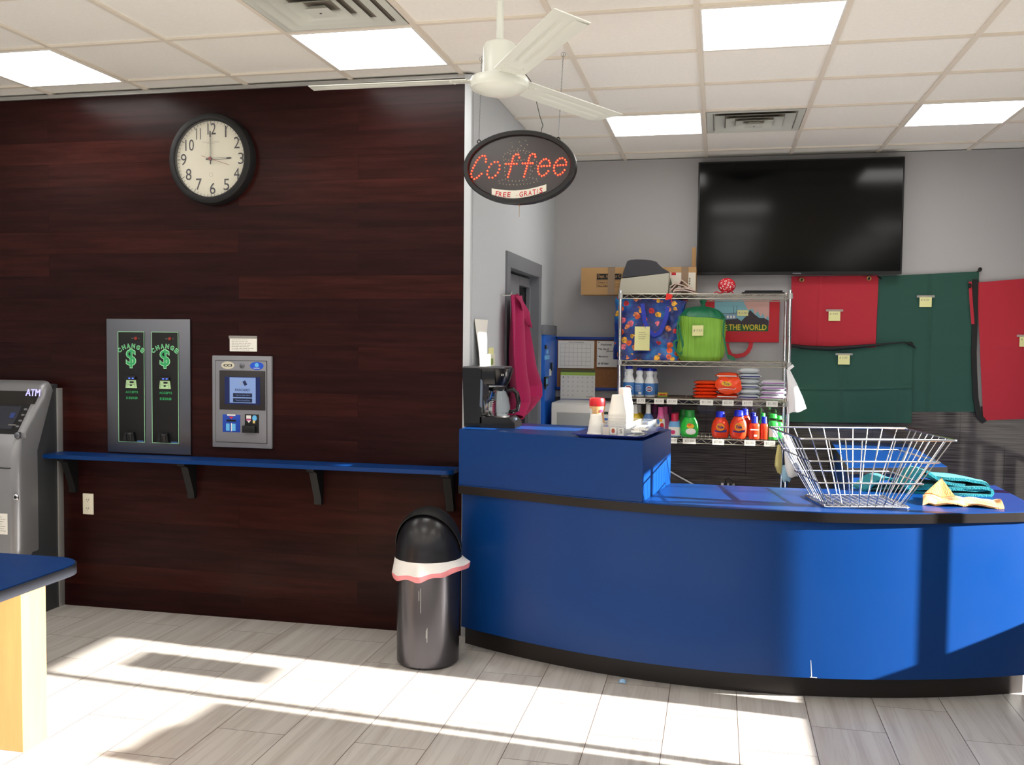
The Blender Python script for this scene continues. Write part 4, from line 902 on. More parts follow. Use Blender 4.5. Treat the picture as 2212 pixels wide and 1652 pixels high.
BLEACH = mat('bleach_white', '#dfe3e4', .35); BCAP = mat('blue_cap', '#1a2fa0', .3); BLAB = mat('bleach_label', '#3f78b8', .4); BLABD = mat('bleach_label_dark', '#1d3f86', .4)
PB = [(.93, 0), (1, .02), (1, .40), (.97, .52), (.72, .64), (.58, .70), (.60, .76), (.72, .80), (.70, .86), (.5, .93)]
def clx(b, X_, Y, z0, h, r):
    disc(b, (X_, Y, z0+h*.28), r*.66, h*.095, WHT); disc(b, (X_, Y-.0006, z0+h*.28), r*.58, h*.08, mat('dark_red', '#8e2a33', .5), 6); rect(b, (X_, Y-.001, z0+h*.28), r*1.15, h*.06, mat('mid_blue', '#2a52a0', .5)); text(b, 'CLOROX', (X_, Y-.0015, z0+h*.28), r*1.0, h*.045, WHT, bold=.03)
def clx2(b, X_, Y, z0, h, r):
    scribble(b, (X_-.1*r, Y, z0+h*.3), r*1.3, h*.24, 7, WHT, seed=2); rect(b, (X_+.2*r, Y-.0006, z0+h*.13), r*.6, h*.08, WHT)
for k, (cx, w_, tp, Y, tx, lb) in enumerate(((1391.5, 20, 795, 7.08, None, 'white bleach bottle behind, between the middle and right bleach bottles'), (1412, 20, 796, 7.08, None, 'white bleach bottle partly hidden behind the rightmost one'), (1358.3, 26, 790, 6.95, clx, 'leftmost and largest white bleach bottle with blue cap on the wire shelf'), (1381, 21, 793.5, 6.95, clx2, 'middle bleach bottle turned to show its back label'), (1403, 22, 794.5, 6.95, clx, 'rightmost front white bleach bottle with red and blue label'))):
    bottle('bleach_bottle', lb, 'bottle', cx, w_, tp, 2, Y, PB, .90, BLEACH, BCAP, BLAB, (.07, .47), tx, .95, 'bleach bottles on the wire shelf', cap_r=.60)
# small orange box
a_ = at(1421, 845, Y=6.98); c_ = at(1441.6, 853.5, Y=6.98); b = MB(); z0 = LV[2]+.004
b.box((a_.x, 6.98, z0), (c_.x, 7.04, z0+.03), mat('box_orange', '#e08a2c', .5), .001); b.box((a_.x-.0005, 6.979, z0), (c_.x+.0005, 7.0405, z0+.01), mat('box_green', '#6f9a2e', .5)); b.box((a_.x-.0005, 6.979, z0+.024), (c_.x+.0005, 7.0405, z0+.0305), mat('box_yellow', '#d8c034', .5))
rect(b, ((a_.x+c_.x)/2, 6.978, z0+.017), .04, .007, RED); b.build('small_box', None, 'tiny yellow, orange and green box right of the bleach bottles', 'box')
# bags of powder in stacks
def pack(cx, cy, z, w_, d_, h_, m, label, group, seed, stripe=None, lab=None, rot=0):
    rd = random.Random(seed); b = MB()
    M_ = Matrix.Translation((cx+rd.uniform(-.006, .006), cy+rd.uniform(-.008, .004), z)) @ Matrix.Rotation(rot+rd.uniform(-.06, .06), 4, 'Z')
    def top(u, v, s):
        x = (u-.5)*2; y = (v-.5)*2; e = (1-abs(x)**3.5)*(1-abs(y)**3.5); e = max(0, e)**.42
        nz = noise.noise(Vector((x*2.2+seed, y*2.2, s*3)))*.16+noise.noise(Vector((x*6+seed, y*6, s)))*.07
        pin = 1-.05*abs(math.cos(y*4+seed))
        return (x*w_/2*pin, y*d_/2, h_/2+s*h_/2*e*(1+nz))
    b.grid(lambda u, v: top(u, v, 1), 18, 12, m, M=M_); b.grid(lambda u, v: top(1-u, v, -1), 18, 12, m, M=M_)
    for f in (0, 1):
        b.grid(lambda u, v: ((-1 if f == 0 else 1)*(w_/2+.008*u-.004), (v-.5)*d_*.96, h_*.5+.004*math.sin(v*17+seed)), 2, 10, m, th=.0008, M=M_)
    t = b.build('detergent_bag', None, label, 'bag', group)
    t_ = MB()
    if stripe:
        for k in range(14):
            u = .06+.88*k/14; P = [top(u_, .012, 1) for u_ in (u, u+.88/14)]
            t_.add([(p_[0], -d_/2-.003, h_*zz) for p_, zz in ((P[0], .36), (P[1], .36), (P[1], .56), (P[0], .56))], [(0, 1, 2, 3)], stripe, M_)
    if lab: lab(t_, M_)
    if t_.v: t_.build('print', t)
    return t
ORG = mat('detergent_orange', '#ee4a1e', .32, bump=.25, bscale=45); ORD = mat('detergent_red_orange', '#d63a1c', .32, bump=.25, bscale=45); YEL = mat('logo_yellow', '#e8b52a', .5); NAV = mat('logo_navy', '#27286e', .5)
WBG = mat('bag_white', '#cdd3d6', .3, bump=.3, bscale=40); PUR = mat('bag_purple', '#9a5aa0', .5); WB2 = mat('bag_pearl', '#dcdde2', .3, bump=.3, bscale=40)
def stack(x0, x1, ytop, ybot, n, mats, lab, group, seed, stripe=None, Y=7.0, d_=.2):
    zb = LV[2]+.003; zt = at((x0+x1)/2, ytop, Y=Y-.06).z; h_ = (zt-zb)/n; cx = (px(x0, Y-.05)+px(x1, Y-.05))/2; w_ = px(x1, Y-.05)-px(x0, Y-.05)
    for k in range(n):
        extra = ' at the very top' if k == n-1 else (' at the bottom' if k == 0 else ' in the middle')
        pack(cx, Y, zb+h_*k, w_*(1.08 if k % 2 else 1.13), d_, h_*1.10, mats[k % len(mats)], lab+extra, group, seed+k*3, stripe if (k % 2 == 0 or n < 5) else None)
    return cx, w_, zb, h_
stack(1501, 1549, 823, 863, 5, [ORG], 'orange detergent bag in the lower, left orange stack,', 'orange detergent bags, left stack', 11)
cx, w_, zb, h_ = stack(1551, 1594, 806, 865, 5, [ORG, ORD], 'orange detergent bag in the taller, right orange stack,', 'orange detergent bags, right stack', 31, WHT)
# a bag leaning over the front of the right stack, with its round emblem
def leaning(u, v):
    X_ = cx-.066+.138*u; z = zb+.058+.085*v; e = 1-abs(2*u-1)**4
    return (X_+.004*math.sin(v*9), 6.895-.022*e*math.sin(PI*min(1, v*1.1))+.03*v*v, z+.004*math.sin(u*11))
b = MB(); b.grid(leaning, 16, 12, ORG, th=-.03)
disc(b, (cx-.012, 6.838, zb+.112), .036, .017, YEL, 24, xd=(1, 0, -.1)); text(b, 'Tide', (cx-.012, 6.836, zb+.112), .042, .017, NAV, rot=-.1)
b.tube([(cx-.07, 6.862, zb+.070), (cx-.02, 6.842, zb+.080), (cx+.04, 6.842, zb+.074), (cx+.062, 6.862, zb+.086)], .002, WHT, 6)
b.build('detergent_bag', None, 'orange detergent bag with yellow emblem slumping over the right orange stack', 'bag')
stack(1597, 1640, 796, 866, 6, [WBG], 'white laundry powder bag in the tallest white stack,', 'white bags, tall stack', 51, NAV)
stack(1644, 1694, 822, 868, 4, [WB2], 'white and pink laundry bag in the short right-end stack,', 'white and pink bags, short stack', 71, PUR)

# lowest shelf
P1 = [(.9, 0), (1, .03), (1, .46), (.93, .56), (.7, .65), (.44, .70), (.42, .74)]
YLQ = mat('yellow_cleaner', '#e8c63a', .2); BLQ = mat('blue_cleaner', '#5f87c2', .2)
rl = lambda m: (lambda b, X_, Y, z0, h, r: rect(b, (X_, Y, z0+h*.42), r*1.2, h*.03, m))
bottle('cleaner_bottle', 'rear yellow cleaner bottle with white cap, behind the front yellow one', 'bottle', 1381, 26, 874, 3, 7.12, P1, .72, YLQ, WHT, sy=.7, cap_r=.4, group='cleaner bottles')
bottle('cleaner_bottle', 'yellow cleaner bottle with white cap, frontmost, just right of the cup stacks', 'bottle', 1372.5, 27, 873, 3, 6.95, P1, .70, YLQ, WHT, YLQ, (.05, .4), rl(RED), .7, cap_r=.42, group='cleaner bottles')
bottle('cleaner_bottle', 'pale blue cleaner bottle with white cap on the lowest shelf', 'bottle', 1401, 24, 872.5, 3, 6.95, P1, .70, BLQ, WHT, BLQ, (.05, .4), rl(PUR), .7, cap_r=.46, group='cleaner bottles')
PK = mat('pink_cap', '#df5f9d', .3); PKB = mat('pink_bottle', '#d878a8', .35); PPD = mat('plum_cap', '#7a2a63', .35)
P2 = [(.9, 0), (1, .03), (1, .45), (.9, .6), (.75, .68), (.72, .74)]
bottle('softener_bottle', 'plum-capped bottle in the dark behind the blue cleaner bottle', 'bottle', 1415, 19, 872, 3, 7.14, P2, .72, mat('plum_bottle', '#5b2450', .35), PPD, sy=.7, cap_r=.62, group='pink and plum bottles')
bottle('softener_bottle', 'plum-capped bottle farthest back of the pink row', 'bottle', 1447, 18, 877, 3, 7.2, P2, .70, MATS['plum_bottle'], PPD, sy=.7, cap_r=.6, group='pink and plum bottles')
bottle('softener_bottle', 'second pink-capped slim bottle, behind the first', 'bottle', 1437.5, 19, 878, 3, 7.07, P2, .70, PKB, PK, sy=.7, cap_r=.58, group='pink and plum bottles')
def pkl(b, X_, Y, z0, h, r):
    rect(b, (X_, Y, z0+h*.55), r*.8, h*.10, YEL); disc(b, (X_+r*.35, Y-.0006, z0+h*.36), r*.45, h*.1, RED); disc(b, (X_-r*.5, Y-.0006, z0+h*.5), r*.3, h*.09, BLQ); rect(b, (X_-.2*r, Y-.0008, z0+h*.3), r*.9, h*.08, NAV)
bottle('softener_bottle', 'front slim pink-capped bottle with colourful label, right of the blue cleaner', 'bottle', 1428, 19, 879, 3, 6.94, P2, .70, PKB, PK, PAPER, (.05, .6), pkl, .7, cap_r=.62, group='pink and plum bottles')
RC = mat('crimson_cap', '#c8234c', .3); LBB = mat('sky_blue_bottle', '#6fa9d8', .35); P3 = [(.92, 0), (1, .03), (1, .46), (.85, .62), (.62, .68)]
bottle('fabric_softener', 'crimson-capped bottle half hidden behind the light blue one', 'bottle', 1461, 22, 891, 3, 7.1, P3, .66, LBB, RC, sy=.6, cap_r=.64, group='blue softener bottles')
bottle('fabric_softener', 'light blue softener bottle with crimson cap, left of the green jug', 'bottle', 1458, 25, 893, 3, 6.94, P3, .66, LBB, RC, PAPER, (.05, .42), lambda b, X_, Y, z0, h, r: (disc(b, (X_-.2*r, Y, z0+h*.2), r*.4, h*.09, mat('pink_flower', '#d83a78', .5))), .6, cap_r=.58, group='blue softener bottles')
GRB = mat('vivid_green', '#2fc242', .3); GCP = mat('green_cap', '#1f8a36', .25)
PJ = [(.72, 0), (.86, .03), (.97, .18), (1, .32), (.95, .48), (.78, .64), (.56, .74), (.52, .78)]
def gain(b, X_, Y, z0, h, r): disc(b, (X_+.1*r, Y, z0+h*.42), r*.42, h*.09, YEL); disc(b, (X_, Y-.0005, z0+h*.47), r*.25, h*.05, mat('orange_logo', '#e8702a', .5)); disc(b, (X_+.15*r, Y+.001, z0+h*.22), r*.55, h*.12, PAPER)
bottle('detergent_jug', 'green detergent jug half hidden behind the front green jug', 'jug', 1478, 34, 884, 3, 7.12, PJ, .74, GCP, GCP, sy=.6, cap_r=.52, group='round detergent jugs')
bottle('detergent_jug', 'bright green round detergent jug on the lowest shelf', 'jug', 1491, 39, 885.5, 3, 6.94, PJ, .74, GRB, GCP, GRB, (.1, .6), gain, .6, cap_r=.56, group='round detergent jugs')
TOR = mat('jug_orange', '#e43d1c', .3); TBL = mat('jug_blue_cap', '#1626b0', .28)
def tide(b, X_, Y, z0, h, r):
    disc(b, (X_, Y, z0+h*.42), r*.44, h*.135, YEL); disc(b, (X_, Y-.0006, z0+h*.42), r*.36, h*.11, mat('orange_ring', '#f07a22', .5)); text(b, 'Tide', (X_, Y-.0012, z0+h*.42), r*.7, h*.1, NAV, bold=.04)
    b.add([(X_-r*.68, Y+.001, z0+h*.30), (X_, Y, z0+h*.26), (X_+r*.72, Y+.001, z0+h*.34), (X_+r*.68, Y+.001, z0+h*.24), (X_, Y, z0+h*.215), (X_-r*.6, Y+.001, z0+h*.25)], [(0, 1, 4, 5), (1, 2, 3, 4)], NAV)
bottle('detergent_jug', 'orange jug with blue cap partly hidden behind the right orange jug', 'jug', 1609, 34, 883, 3, 7.14, PJ, .77, TOR, TBL, sy=.6, cap_r=.5, group='round detergent jugs')
bottle('detergent_jug', 'orange round detergent jug with blue cap, the left one of the front pair', 'jug', 1557.5, 38, 888, 3, 6.94, PJ, .78, TOR, TBL, TOR, (.1, .6), tide, .6, cap_r=.54, group='round detergent jugs')
bottle('detergent_jug', 'orange round detergent jug with blue cap, the right one of the front pair', 'jug', 1597, 38, 885.5, 3, 6.93, PJ, .78, TOR, TBL, TOR, (.1, .6), tide, .6, cap_r=.54, group='round detergent jugs')
P4 = [(.93, 0), (1, .03), (1, .55), (.92, .66), (.6, .72)]
back = lambda b, X_, Y, z0, h, r: (rect(b, (X_, Y, z0+h*.42), r*1.5, h*.05, WHT), rect(b, (X_+.2*r, Y, z0+h*.16), r*.6, h*.09, WHT))
bottle('detergent_bottle', 'small orange bottle with blue cap behind the labelled small one', 'bottle', 1628, 21, 891, 3, 7.08, P4, .72, TOR, TBL, sy=.6, cap_r=.6, group='small detergent bottles')
bottle('detergent_bottle', 'small orange bottle with blue cap showing its white-striped back label', 'bottle', 1631.5, 23, 899, 3, 6.93, P4, .70, TOR, TBL, TOR, (.05, .5), back, .6, cap_r=.62, group='small detergent bottles')
bottle('detergent_bottle', 'small green bottle behind the narrow orange one', 'bottle', 1649, 18, 892, 3, 7.1, P4, .72, GRB, GRB, sy=.6, cap_r=.6, group='small detergent bottles')
bottle('detergent_bottle', 'narrow plain orange bottle with blue cap, left of the tall green bottle', 'bottle', 1652.5, 18, 899.5, 3, 6.94, P4, .70, TOR, TBL, sy=.8, cap_r=.66, group='small detergent bottles')
bottle('detergent_bottle', 'tall bright green bottle at the right end of the lowest shelf', 'bottle', 1672, 22, 894, 3, 6.95, P4, .84, GRB, GRB, PAPER, (.1, .5), None, .8, cap_r=.7, labw=.9, group='small detergent bottles')
bottle('detergent_bottle', 'green bottle with white label tucked against the right post', 'bottle', 1684, 18, 898, 3, 7.06, P4, .84, GRB, GRB, sy=.8, cap_r=.7, group='small detergent bottles')

# ------------------------------------------------ second level: bags
def tote(u, v):
    """u around, v up"""
    pass
zb = LV[1]+.003; TH = at(1400, 645, Y=6.9).z-zb
def q3(zx, zy, Y): return at(1300+zx/3.934, 560+zy/3.934, Y=Y)
bx0 = q3(90, 800, 6.9).x; bx1 = q3(650, 800, 6.9).x; tx0 = q3(105, 400, 6.9).x; tx1 = q3(735, 380, 6.9).x
tote_o = thing('tote_bag', ((bx0+bx1)/2, 7.03, zb), 'blue shopping bag printed with orange and pink fish, on the wire shelf', 'bag')
def totef(u, v):
    vv = min(v, 1); x0 = bx0+(tx0-bx0)*vv; x1 = bx1+(tx1-bx1)*vv**3; cx = (x0+x1)/2; hw = (x1-x0)/2; cy = 7.04; hd = .15*(1-.45*vv)
    a = 2*PI*u; c_, s_ = math.cos(a), math.sin(a); e = .28
    X_ = cx+hw*math.copysign(abs(c_)**e, c_); Y_ = cy+hd*math.copysign(abs(s_)**e, s_)
    n_ = noise.noise(Vector((X_*7, Y_*7, vv*5)))*.022+noise.noise(Vector((X_*19, Y_*19, vv*13)))*.010
    hh = TH*(1+.03*math.sin(a*2))
    return (X_+n_*c_*.6, max(SF+.02, Y_+n_*s_), zb+hh*vv)
b = MB(); b.grid(totef, 96, 26, MATS['printed_blue_bag']); b.grid(lambda u, v: (bx0+.01+(bx1-bx0-.02)*u, 6.90+.27*v, zb+.003), 4, 4, MATS['printed_blue_bag'])
b.grid(lambda u, v: tuple(Vector(totef(u, 1)).lerp(Vector(((tx0+tx1)/2, 7.04, zb+TH-.05)), v)), 96, 4, MATS['printed_blue_bag'])
b.build('bag_body', tote_o)
HB = mat('royal_webbing', '#2436a8', .5)
b = MB(); hp_ = [q3(345, 375, 6.87), q3(352, 430, 6.862), q3(362, 520, 6.858), q3(395, 600, 6.855), q3(445, 645, 6.855), q3(495, 620, 6.855), q3(530, 540, 6.858), q3(550, 470, 6.862), q3(560, 405, 6.87)]
sp = []
for i in range(len(hp_)-1):
    for t in range(4): sp.append(hp_[i].lerp(hp_[i+1], t/4))
sp.append(hp_[-1])
def ribbon(mb, pts, w_, th, m, side=None):
    vs = []; n = len(pts)
    for i, p in enumerate(pts):
        t = (pts[min(i+1, n-1)]-pts[max(i-1, 0)]).normalized(); s_ = t.cross(Vector((0, 1, 0))).normalized() if side is None else Vector(side)
        for a, y in ((-1, 0), (1, 0), (1, th), (-1, th)): vs.append(p+s_*a*w_/2+Vector((0, y, 0)))
    fs = [(i*4+k, i*4+(k+1) % 4, (i+1)*4+(k+1) % 4, (i+1)*4+k) for i in range(n-1) for k in range(4)]+[(0, 1, 2, 3), tuple((n-1)*4+k for k in (3, 2, 1, 0))]
    mb.add(vs, fs, m)
ribbon(b, sp, .028, .002, HB); b.build('handle', tote_o)
b = MB(); a_ = q3(280, 570, 6.85); c_ = q3(405, 775, 6.85)
b.grid(lambda u, v: (a_.x+(c_.x-a_.x)*u, 6.852+.006*math.sin(u*3)-.004*v, a_.z+(c_.z-a_.z)*v), 6, 8, NOTE, th=.0008); scribble(b, ((a_.x+c_.x)/2+.01, 6.846, (a_.z+c_.z)/2+.02), .07, .06, 4, INKG, seed=6)
b.build('yellow_note', None, 'large pale yellow note pinned on the fish-printed blue bag', 'note')
b = MB(); tg = [at(1452, 636, Y=6.845), at(1440, 633, Y=6.845), at(1437, 648, Y=6.845), at(1450, 646, Y=6.845), at(1453, 640, Y=6.845)]
b.prism([(p_.x, p_.z) for p_ in tg], 6.84, 6.843, mat('red_tag', '#e32a1e', .5), 'Y'); b.tube([at(1450, 645, Y=6.842), at(1452, 653, Y=6.842), at(1448, 651, Y=6.842)], .0025, MATS['red_tag'], 5); b.build('red_tag', None, 'bright red tag tied to the top wire shelf edge above the blue bag', 'tag')

# green drawstring bag
gx = q3(855, 0, 6.95).x; gw = (q3(1060, 0, 6.9).x-q3(640, 0, 6.9).x)/2; gz = lambda y_: q3(855, y_, 6.9).z
gb = thing('drawstring_bag', (gx, 7.02, zb), 'lime green drawstring laundry bag with dark green top, beside the blue bag', 'bag')
LIME = mat('lime_ripstop', '#7cae38', .5, var=.12, vscale=9, stretch=(9, 1, .6)); DGR = mat('bottle_green', '#0f6a45', .45)
hb_ = gz(490)-zb; ht_ = gz(395)-gz(490)
def gbody(u, v):
    a = 2*PI*u; c_, s_ = math.cos(a), math.sin(a); r = 1-.13*(abs(2*v-.7))**2.6 if v < .35 else 1-.05*((v-.35)/.65)**2
    if v < .12: r *= .86+.14*math.sin(v/.12*PI/2)
    e = .62; X_ = gw*r*math.copysign(abs(c_)**e, c_); Y_ = .14*r*math.copysign(abs(s_)**e, s_)
    n_ = noise.noise(Vector((X_*9, Y_*9, v*2.5)))*.012+.0018*math.sin(a*46)
    return (gx+X_+n_*c_, 7.01+Y_+n_*s_, zb+hb_*v-(.014*(c_+.2) if v > .5 else .014*(c_+.2)*v*2))
def gtop(u, v):
    p0 = Vector(gbody(u, 1)); a = 2*PI*u; c_, s_ = math.cos(a), math.sin(a); k = .55*math.cos(v*PI/2)**.7+.45*(1-v); r_ = .10*(1-v)
    pl = 1+.10*v*math.sin(a*14)
    return (gx+.01+(p0.x-gx)*k*pl+.016*c_*(1-k), 7.01+(p0.y-7.01)*k*pl+.016*s_*(1-k), p0.z*(1-v)+(gz(395))*v+.015*math.sin(v*PI))
b = MB(); b.grid(gbody, 110, 24, LIME); b.grid(lambda u, v: tuple(Vector(gbody(u, 0)).lerp(Vector((gx, 7.01, zb+.002)), v)), 60, 2, LIME); b.build('bag_body', gb)
b = MB(); b.grid(gtop, 110, 16, DGR); b.lathe([(.018, 0), (.013, .012), (.02, .03), (.026, .045), (.016, .05), (0, .045)], DGR, (gx+.01, 7.01, gz(398)), 14, sy=.7); b.build('gathered_top', gb)
b = MB(); ribbon(b, [q3(x_, y_, 6.88) for x_, y_ in ((665, 480), (650, 540), (640, 620), (650, 680), (612, 700), (618, 745), (640, 790), (672, 805), (690, 775), (685, 700), (668, 640), (655, 560))], .014, .003, DGR); b.build('strap', gb)
b = MB(); ribbon(b, [q3(x_, y_, 6.89) for x_, y_ in ((1045, 500), (1035, 560), (1032, 640), (1048, 720), (1062, 790), (1078, 840), (1135, 855), (1120, 835), (1075, 815))], .012, .003, DGR); b.build('strap', gb)
a_ = q3(770, 562, 6.85); c_ = q3(862, 650, 6.85); b = MB(); b.grid(lambda u, v: (a_.x+(c_.x-a_.x)*u, 6.856+.003*u, a_.z+(c_.z-a_.z)*v+.002*u), 4, 4, NOTE, th=.0008); text(b, '$ 7.50', ((a_.x+c_.x)/2, 6.853, (a_.z+c_.z)/2), .06, .016, INKG, shear=.2); b.build('yellow_note', None, 'square yellow price note on the lime green drawstring bag', 'note')

# red picture bag hanging on the wall
def q7(zx, zy, Y=7.34): return at(1300+zx/3.934, 560+zy/3.934, Y=Y)
wb = thing('picture_bag', q7(1200, 700), 'red tote with landscape picture and THE WORLD lettering, hung on the back wall', 'bag')
RB = mat('tote_red', '#c8202c', .4)
b = MB(); a_ = q7(880, 345); c_ = q7(1505, 708); b.box((a_.x, 7.335, c_.z), (c_.x, 7.366, a_.z), RB, .008); wbb = b.build('bag_body', wb)
b = MB(); a_ = q7(960, 345); c_ = q7(1420, 560); y_ = 7.3335; rect(b, ((a_.x+c_.x)/2, y_, (a_.z+c_.z)/2), c_.x-a_.x, a_.z-c_.z, mat('picture_sky', '#7fb3bd', .4))
def pol(pts, m, dy): b.add([(q7(x_, y2).x, y_-dy, q7(x_, y2).z) for x_, y2 in pts], [tuple(range(len(pts)))], m)
pol([(1200, 345), (1420, 345), (1420, 505), (1405, 480), (1390, 515), (1370, 455), (1350, 490), (1325, 440), (1300, 470), (1285, 420), (1240, 430), (1215, 380)], mat('picture_feather', '#d3a69b', .5), .0006)
pol([(1030, 540), (1040, 505), (1150, 500), (1185, 525), (1230, 480), (1260, 430), (1300, 470), (1340, 500), (1380, 500), (1418, 520), (1418, 560), (1050, 560)], mat('picture_hill', '#3a2f35', .5), .0012)
pol([(1050, 470), (1145, 462), (1145, 505), (1050, 512)], mat('picture_house', '#7b93ad', .5), .0016)
for x_ in (1062, 1090, 1115): pol([(x_, 478), (x_+16, 477), (x_+16, 500), (x_, 501)], WHT, .002)
for k in range(2): pol([(1118+k*28, 395), (1121+k*28, 395), (1121+k*28, 465), (1118+k*28, 465)], MATS['picture_hill'], .001)
pol([(960, 462), (1215, 452), (1215, 456), (960, 466)], MATS['picture_hill'], .0014)
b.build('picture_print', wbb)
b = MB(); a_ = q7(1000, 545); c_ = q7(1413, 613); rect(b, ((a_.x+c_.x)/2, 7.333, (a_.z+c_.z)/2), c_.x-a_.x, a_.z-c_.z, mat('band_green', '#1c5a2c', .5)); p = q7(1238, 577); text(b, 'THE WORLD', (p.x, 7.3315, p.z), (1398-1088)/3.934*mpx(7.34), .043, mat('gold_letters', '#d9c23c', .5), bold=.02); p = q7(1052, 580); text(b, 'E', (p.x, 7.3315, p.z), .024, .043, MATS['gold_letters'], bold=.02); b.build('lettering', wbb)
b = MB(); pts = [q7(x_, y2, 7.345) for x_, y2 in ((1270, 705), (1262, 745), (1240, 785), (1205, 812), (1150, 822), (1105, 818), (1085, 795), (1070, 760), (1062, 710))]; ribbon(b, pts, .03, .003, RB); b.build('handle', wb)
a_ = q7(1152, 432); c_ = q7(1243, 482); b = MB(); b.box((a_.x, 7.3285, c_.z), (c_.x, 7.3295, a_.z), NOTE); text(b, '$ 3.50', ((a_.x+c_.x)/2, 7.328, (a_.z+c_.z)/2), .06, .016, INKG); b.build('yellow_note', None, 'small yellow price note on the red picture bag', 'note')

# ------------------------------------------------ top of the shelving
def q5(zx, zy, Y): return at(1240+zx/4.608, 540+zy/4.608, Y=Y)
TZ0 = LV[0]+.002
KR = mat('kraft_board', '#b08a5c', .75, var=.06); TP = mat('brown_tape', '#8d745b', .35)
cb_ = thing('cardboard_box', (q5(640, 430, 7.1).x, 7.18, TZ0), 'long taped cardboard box lying on top of the wire shelving', 'box')
a_ = q5(72, 175, 7.08); c_ = q5(1212, 440, 7.08)
b = MB(); b.box((a_.x, 7.08, TZ0), (c_.x, 7.28, a_.z), KR, .002); bb = b.build('carton', cb_)
zt = a_.z
b = MB(); y_ = 7.0785
a2 = q5(228, 235, 7.08); c2 = q5(470, 372, 7.08)
rect(b, ((a2.x+c2.x)/2, y_, a2.z-.022), c2.x-a2.x, .044, BLKM); text(b, 'Dept. 16 Minor C', ((a2.x+c2.x)/2, y_-.0006, a2.z-.022), (c2.x-a2.x)*.92, .03, KR, bold=.01)
for k, s_ in enumerate(('Villages Series', 'ALL ABOUT')): rect(b, ((a2.x+c2.x)/2, y_, a2.z-.052-.026*k), c2.x-a2.x, .0015, BLKM); text(b, s_, ((a2.x+c2.x)/2-.03, y_, a2.z-.066-.024*k), (c2.x-a2.x)*.6, .011, BLKM)
rect(b, ((a2.x+c2.x)/2, y_, c2.z+.005), c2.x-a2.x, .0015, BLKM); rect(b, (a2.x, y_, (a2.z+c2.z)/2), .0015, a2.z-c2.z, BLKM)
b.build('printed_label', bb)
b = MB(); a2 = q5(945, 222, 7.08); c2 = q5(1208, 430, 7.08); rect(b, ((a2.x+c2.x)/2, y_, (a2.z+TZ0)/2+.003), c2.x-a2.x, a2.z-TZ0-.01, mat('carton_print', '#d9d2c3', .6)); p = q5(992, 237, 7.08); rect(b, (p.x, y_-.0006, p.z), .032, .02, RED); p = q5(1152, 310, 7.08)
for k in range(3): disc(b, (p.x, y_-.0006, p.z+.018-.018*k), .005, .008, mat('leaf_print', '#55604a', .6), 8)
p = q5(960, 320, 7.08); b.add([(p.x-.012, y_-.0006, p.z-.04), (p.x+.018, y_-.0006, p.z-.04), (p.x+.0, y_-.0006, p.z+.035)], [(0, 1, 2)], MATS['leaf_print']); b.build('printed_panel', bb)
for x_ in (372, 1103):
    b = MB(); X_ = q5(x_, 300, 7.08).x; b.box((X_-.026, 7.0772, TZ0), (X_+.026, 7.0785, zt+.001), TP); b.box((X_-.026, 7.0772, zt), (X_+.026, 7.28, zt+.0015), TP); b.build('packing_tape', bb)
b = MB(); X0_ = q5(1176, 0, 7.3).x; X1_ = q5(1216, 0, 7.3).x; b.box((X0_, 7.272, zt), (X1_, 7.278, q5(1190, -20, 7.32).z), KR); b.build('flap', bb)
# beige machine with dark lid
mc = thing('label_printer', (q5(700, 430, 6.95).x, 7.0, TZ0), 'beige desktop machine with dark grey sloped lid on top of the shelving', 'machine')
bp_ = [q5(x_, y_2, 6.9) for x_, y_2 in ((445, 430), (468, 285), (945, 228), (932, 430))]; zf = lambda p_: max(p_.z, TZ0)
b = MB(); b.prism([(p_.x, zf(p_)) for p_ in bp_], 6.9, 7.06, mat('beige_plastic', '#b0ac9c', .5), 'Y')
b.v = [Vector((v.x-(v.y-6.9)*.12 if v.x < bp_[0].x+.05 else v.x, v.y, v.z)) for v in b.v]; b.build('base', mc)
lp_ = [q5(x_, y_2, 6.905) for x_, y_2 in ((475, 275), (490, 215), (530, 110), (560, 98), (620, 93), (700, 95), (770, 102), (822, 118), (845, 145), (880, 178), (942, 214), (942, 229))]
b = MB(); b.prism([(p_.x, p_.z) for p_ in lp_], 6.905, 7.06, mat('lid_charcoal', '#333338', .5), 'Y'); b.build('lid', mc)
# folded newspapers
b = MB(); NP = mat('newsprint', '#c9b3a6', .85, var=.15, vscale=60, stretch=(1, 1, 5))
for k, pts in enumerate((((985, 415), (1000, 395), (1100, 392), (1225, 428)), ((985, 405), (1010, 380), (1110, 372), (1200, 398)), ((950, 358), (1000, 325), (1080, 345), (1195, 395)), ((955, 400), (985, 365), (1015, 330), (1000, 320)), ((1035, 330), (1065, 288), (1110, 320), (1180, 385)))):
    P = [q5(x_, y_2, 6.93) for x_, y_2 in pts]
    def nf(u, v, P=P, k=k):
        t = u*3; i = min(2, int(t)); p_ = P[i].lerp(P[i+1], t-i); return (p_.x+.01*v, 6.93+.1*v+.004*k, max(TZ0+.008, p_.z-.006*v))
    b.grid(nf, 18, 4, NP, th=.007)
b.build('newspaper', None, 'folded pinkish newspapers on the shelving beside the beige machine', 'newspaper')
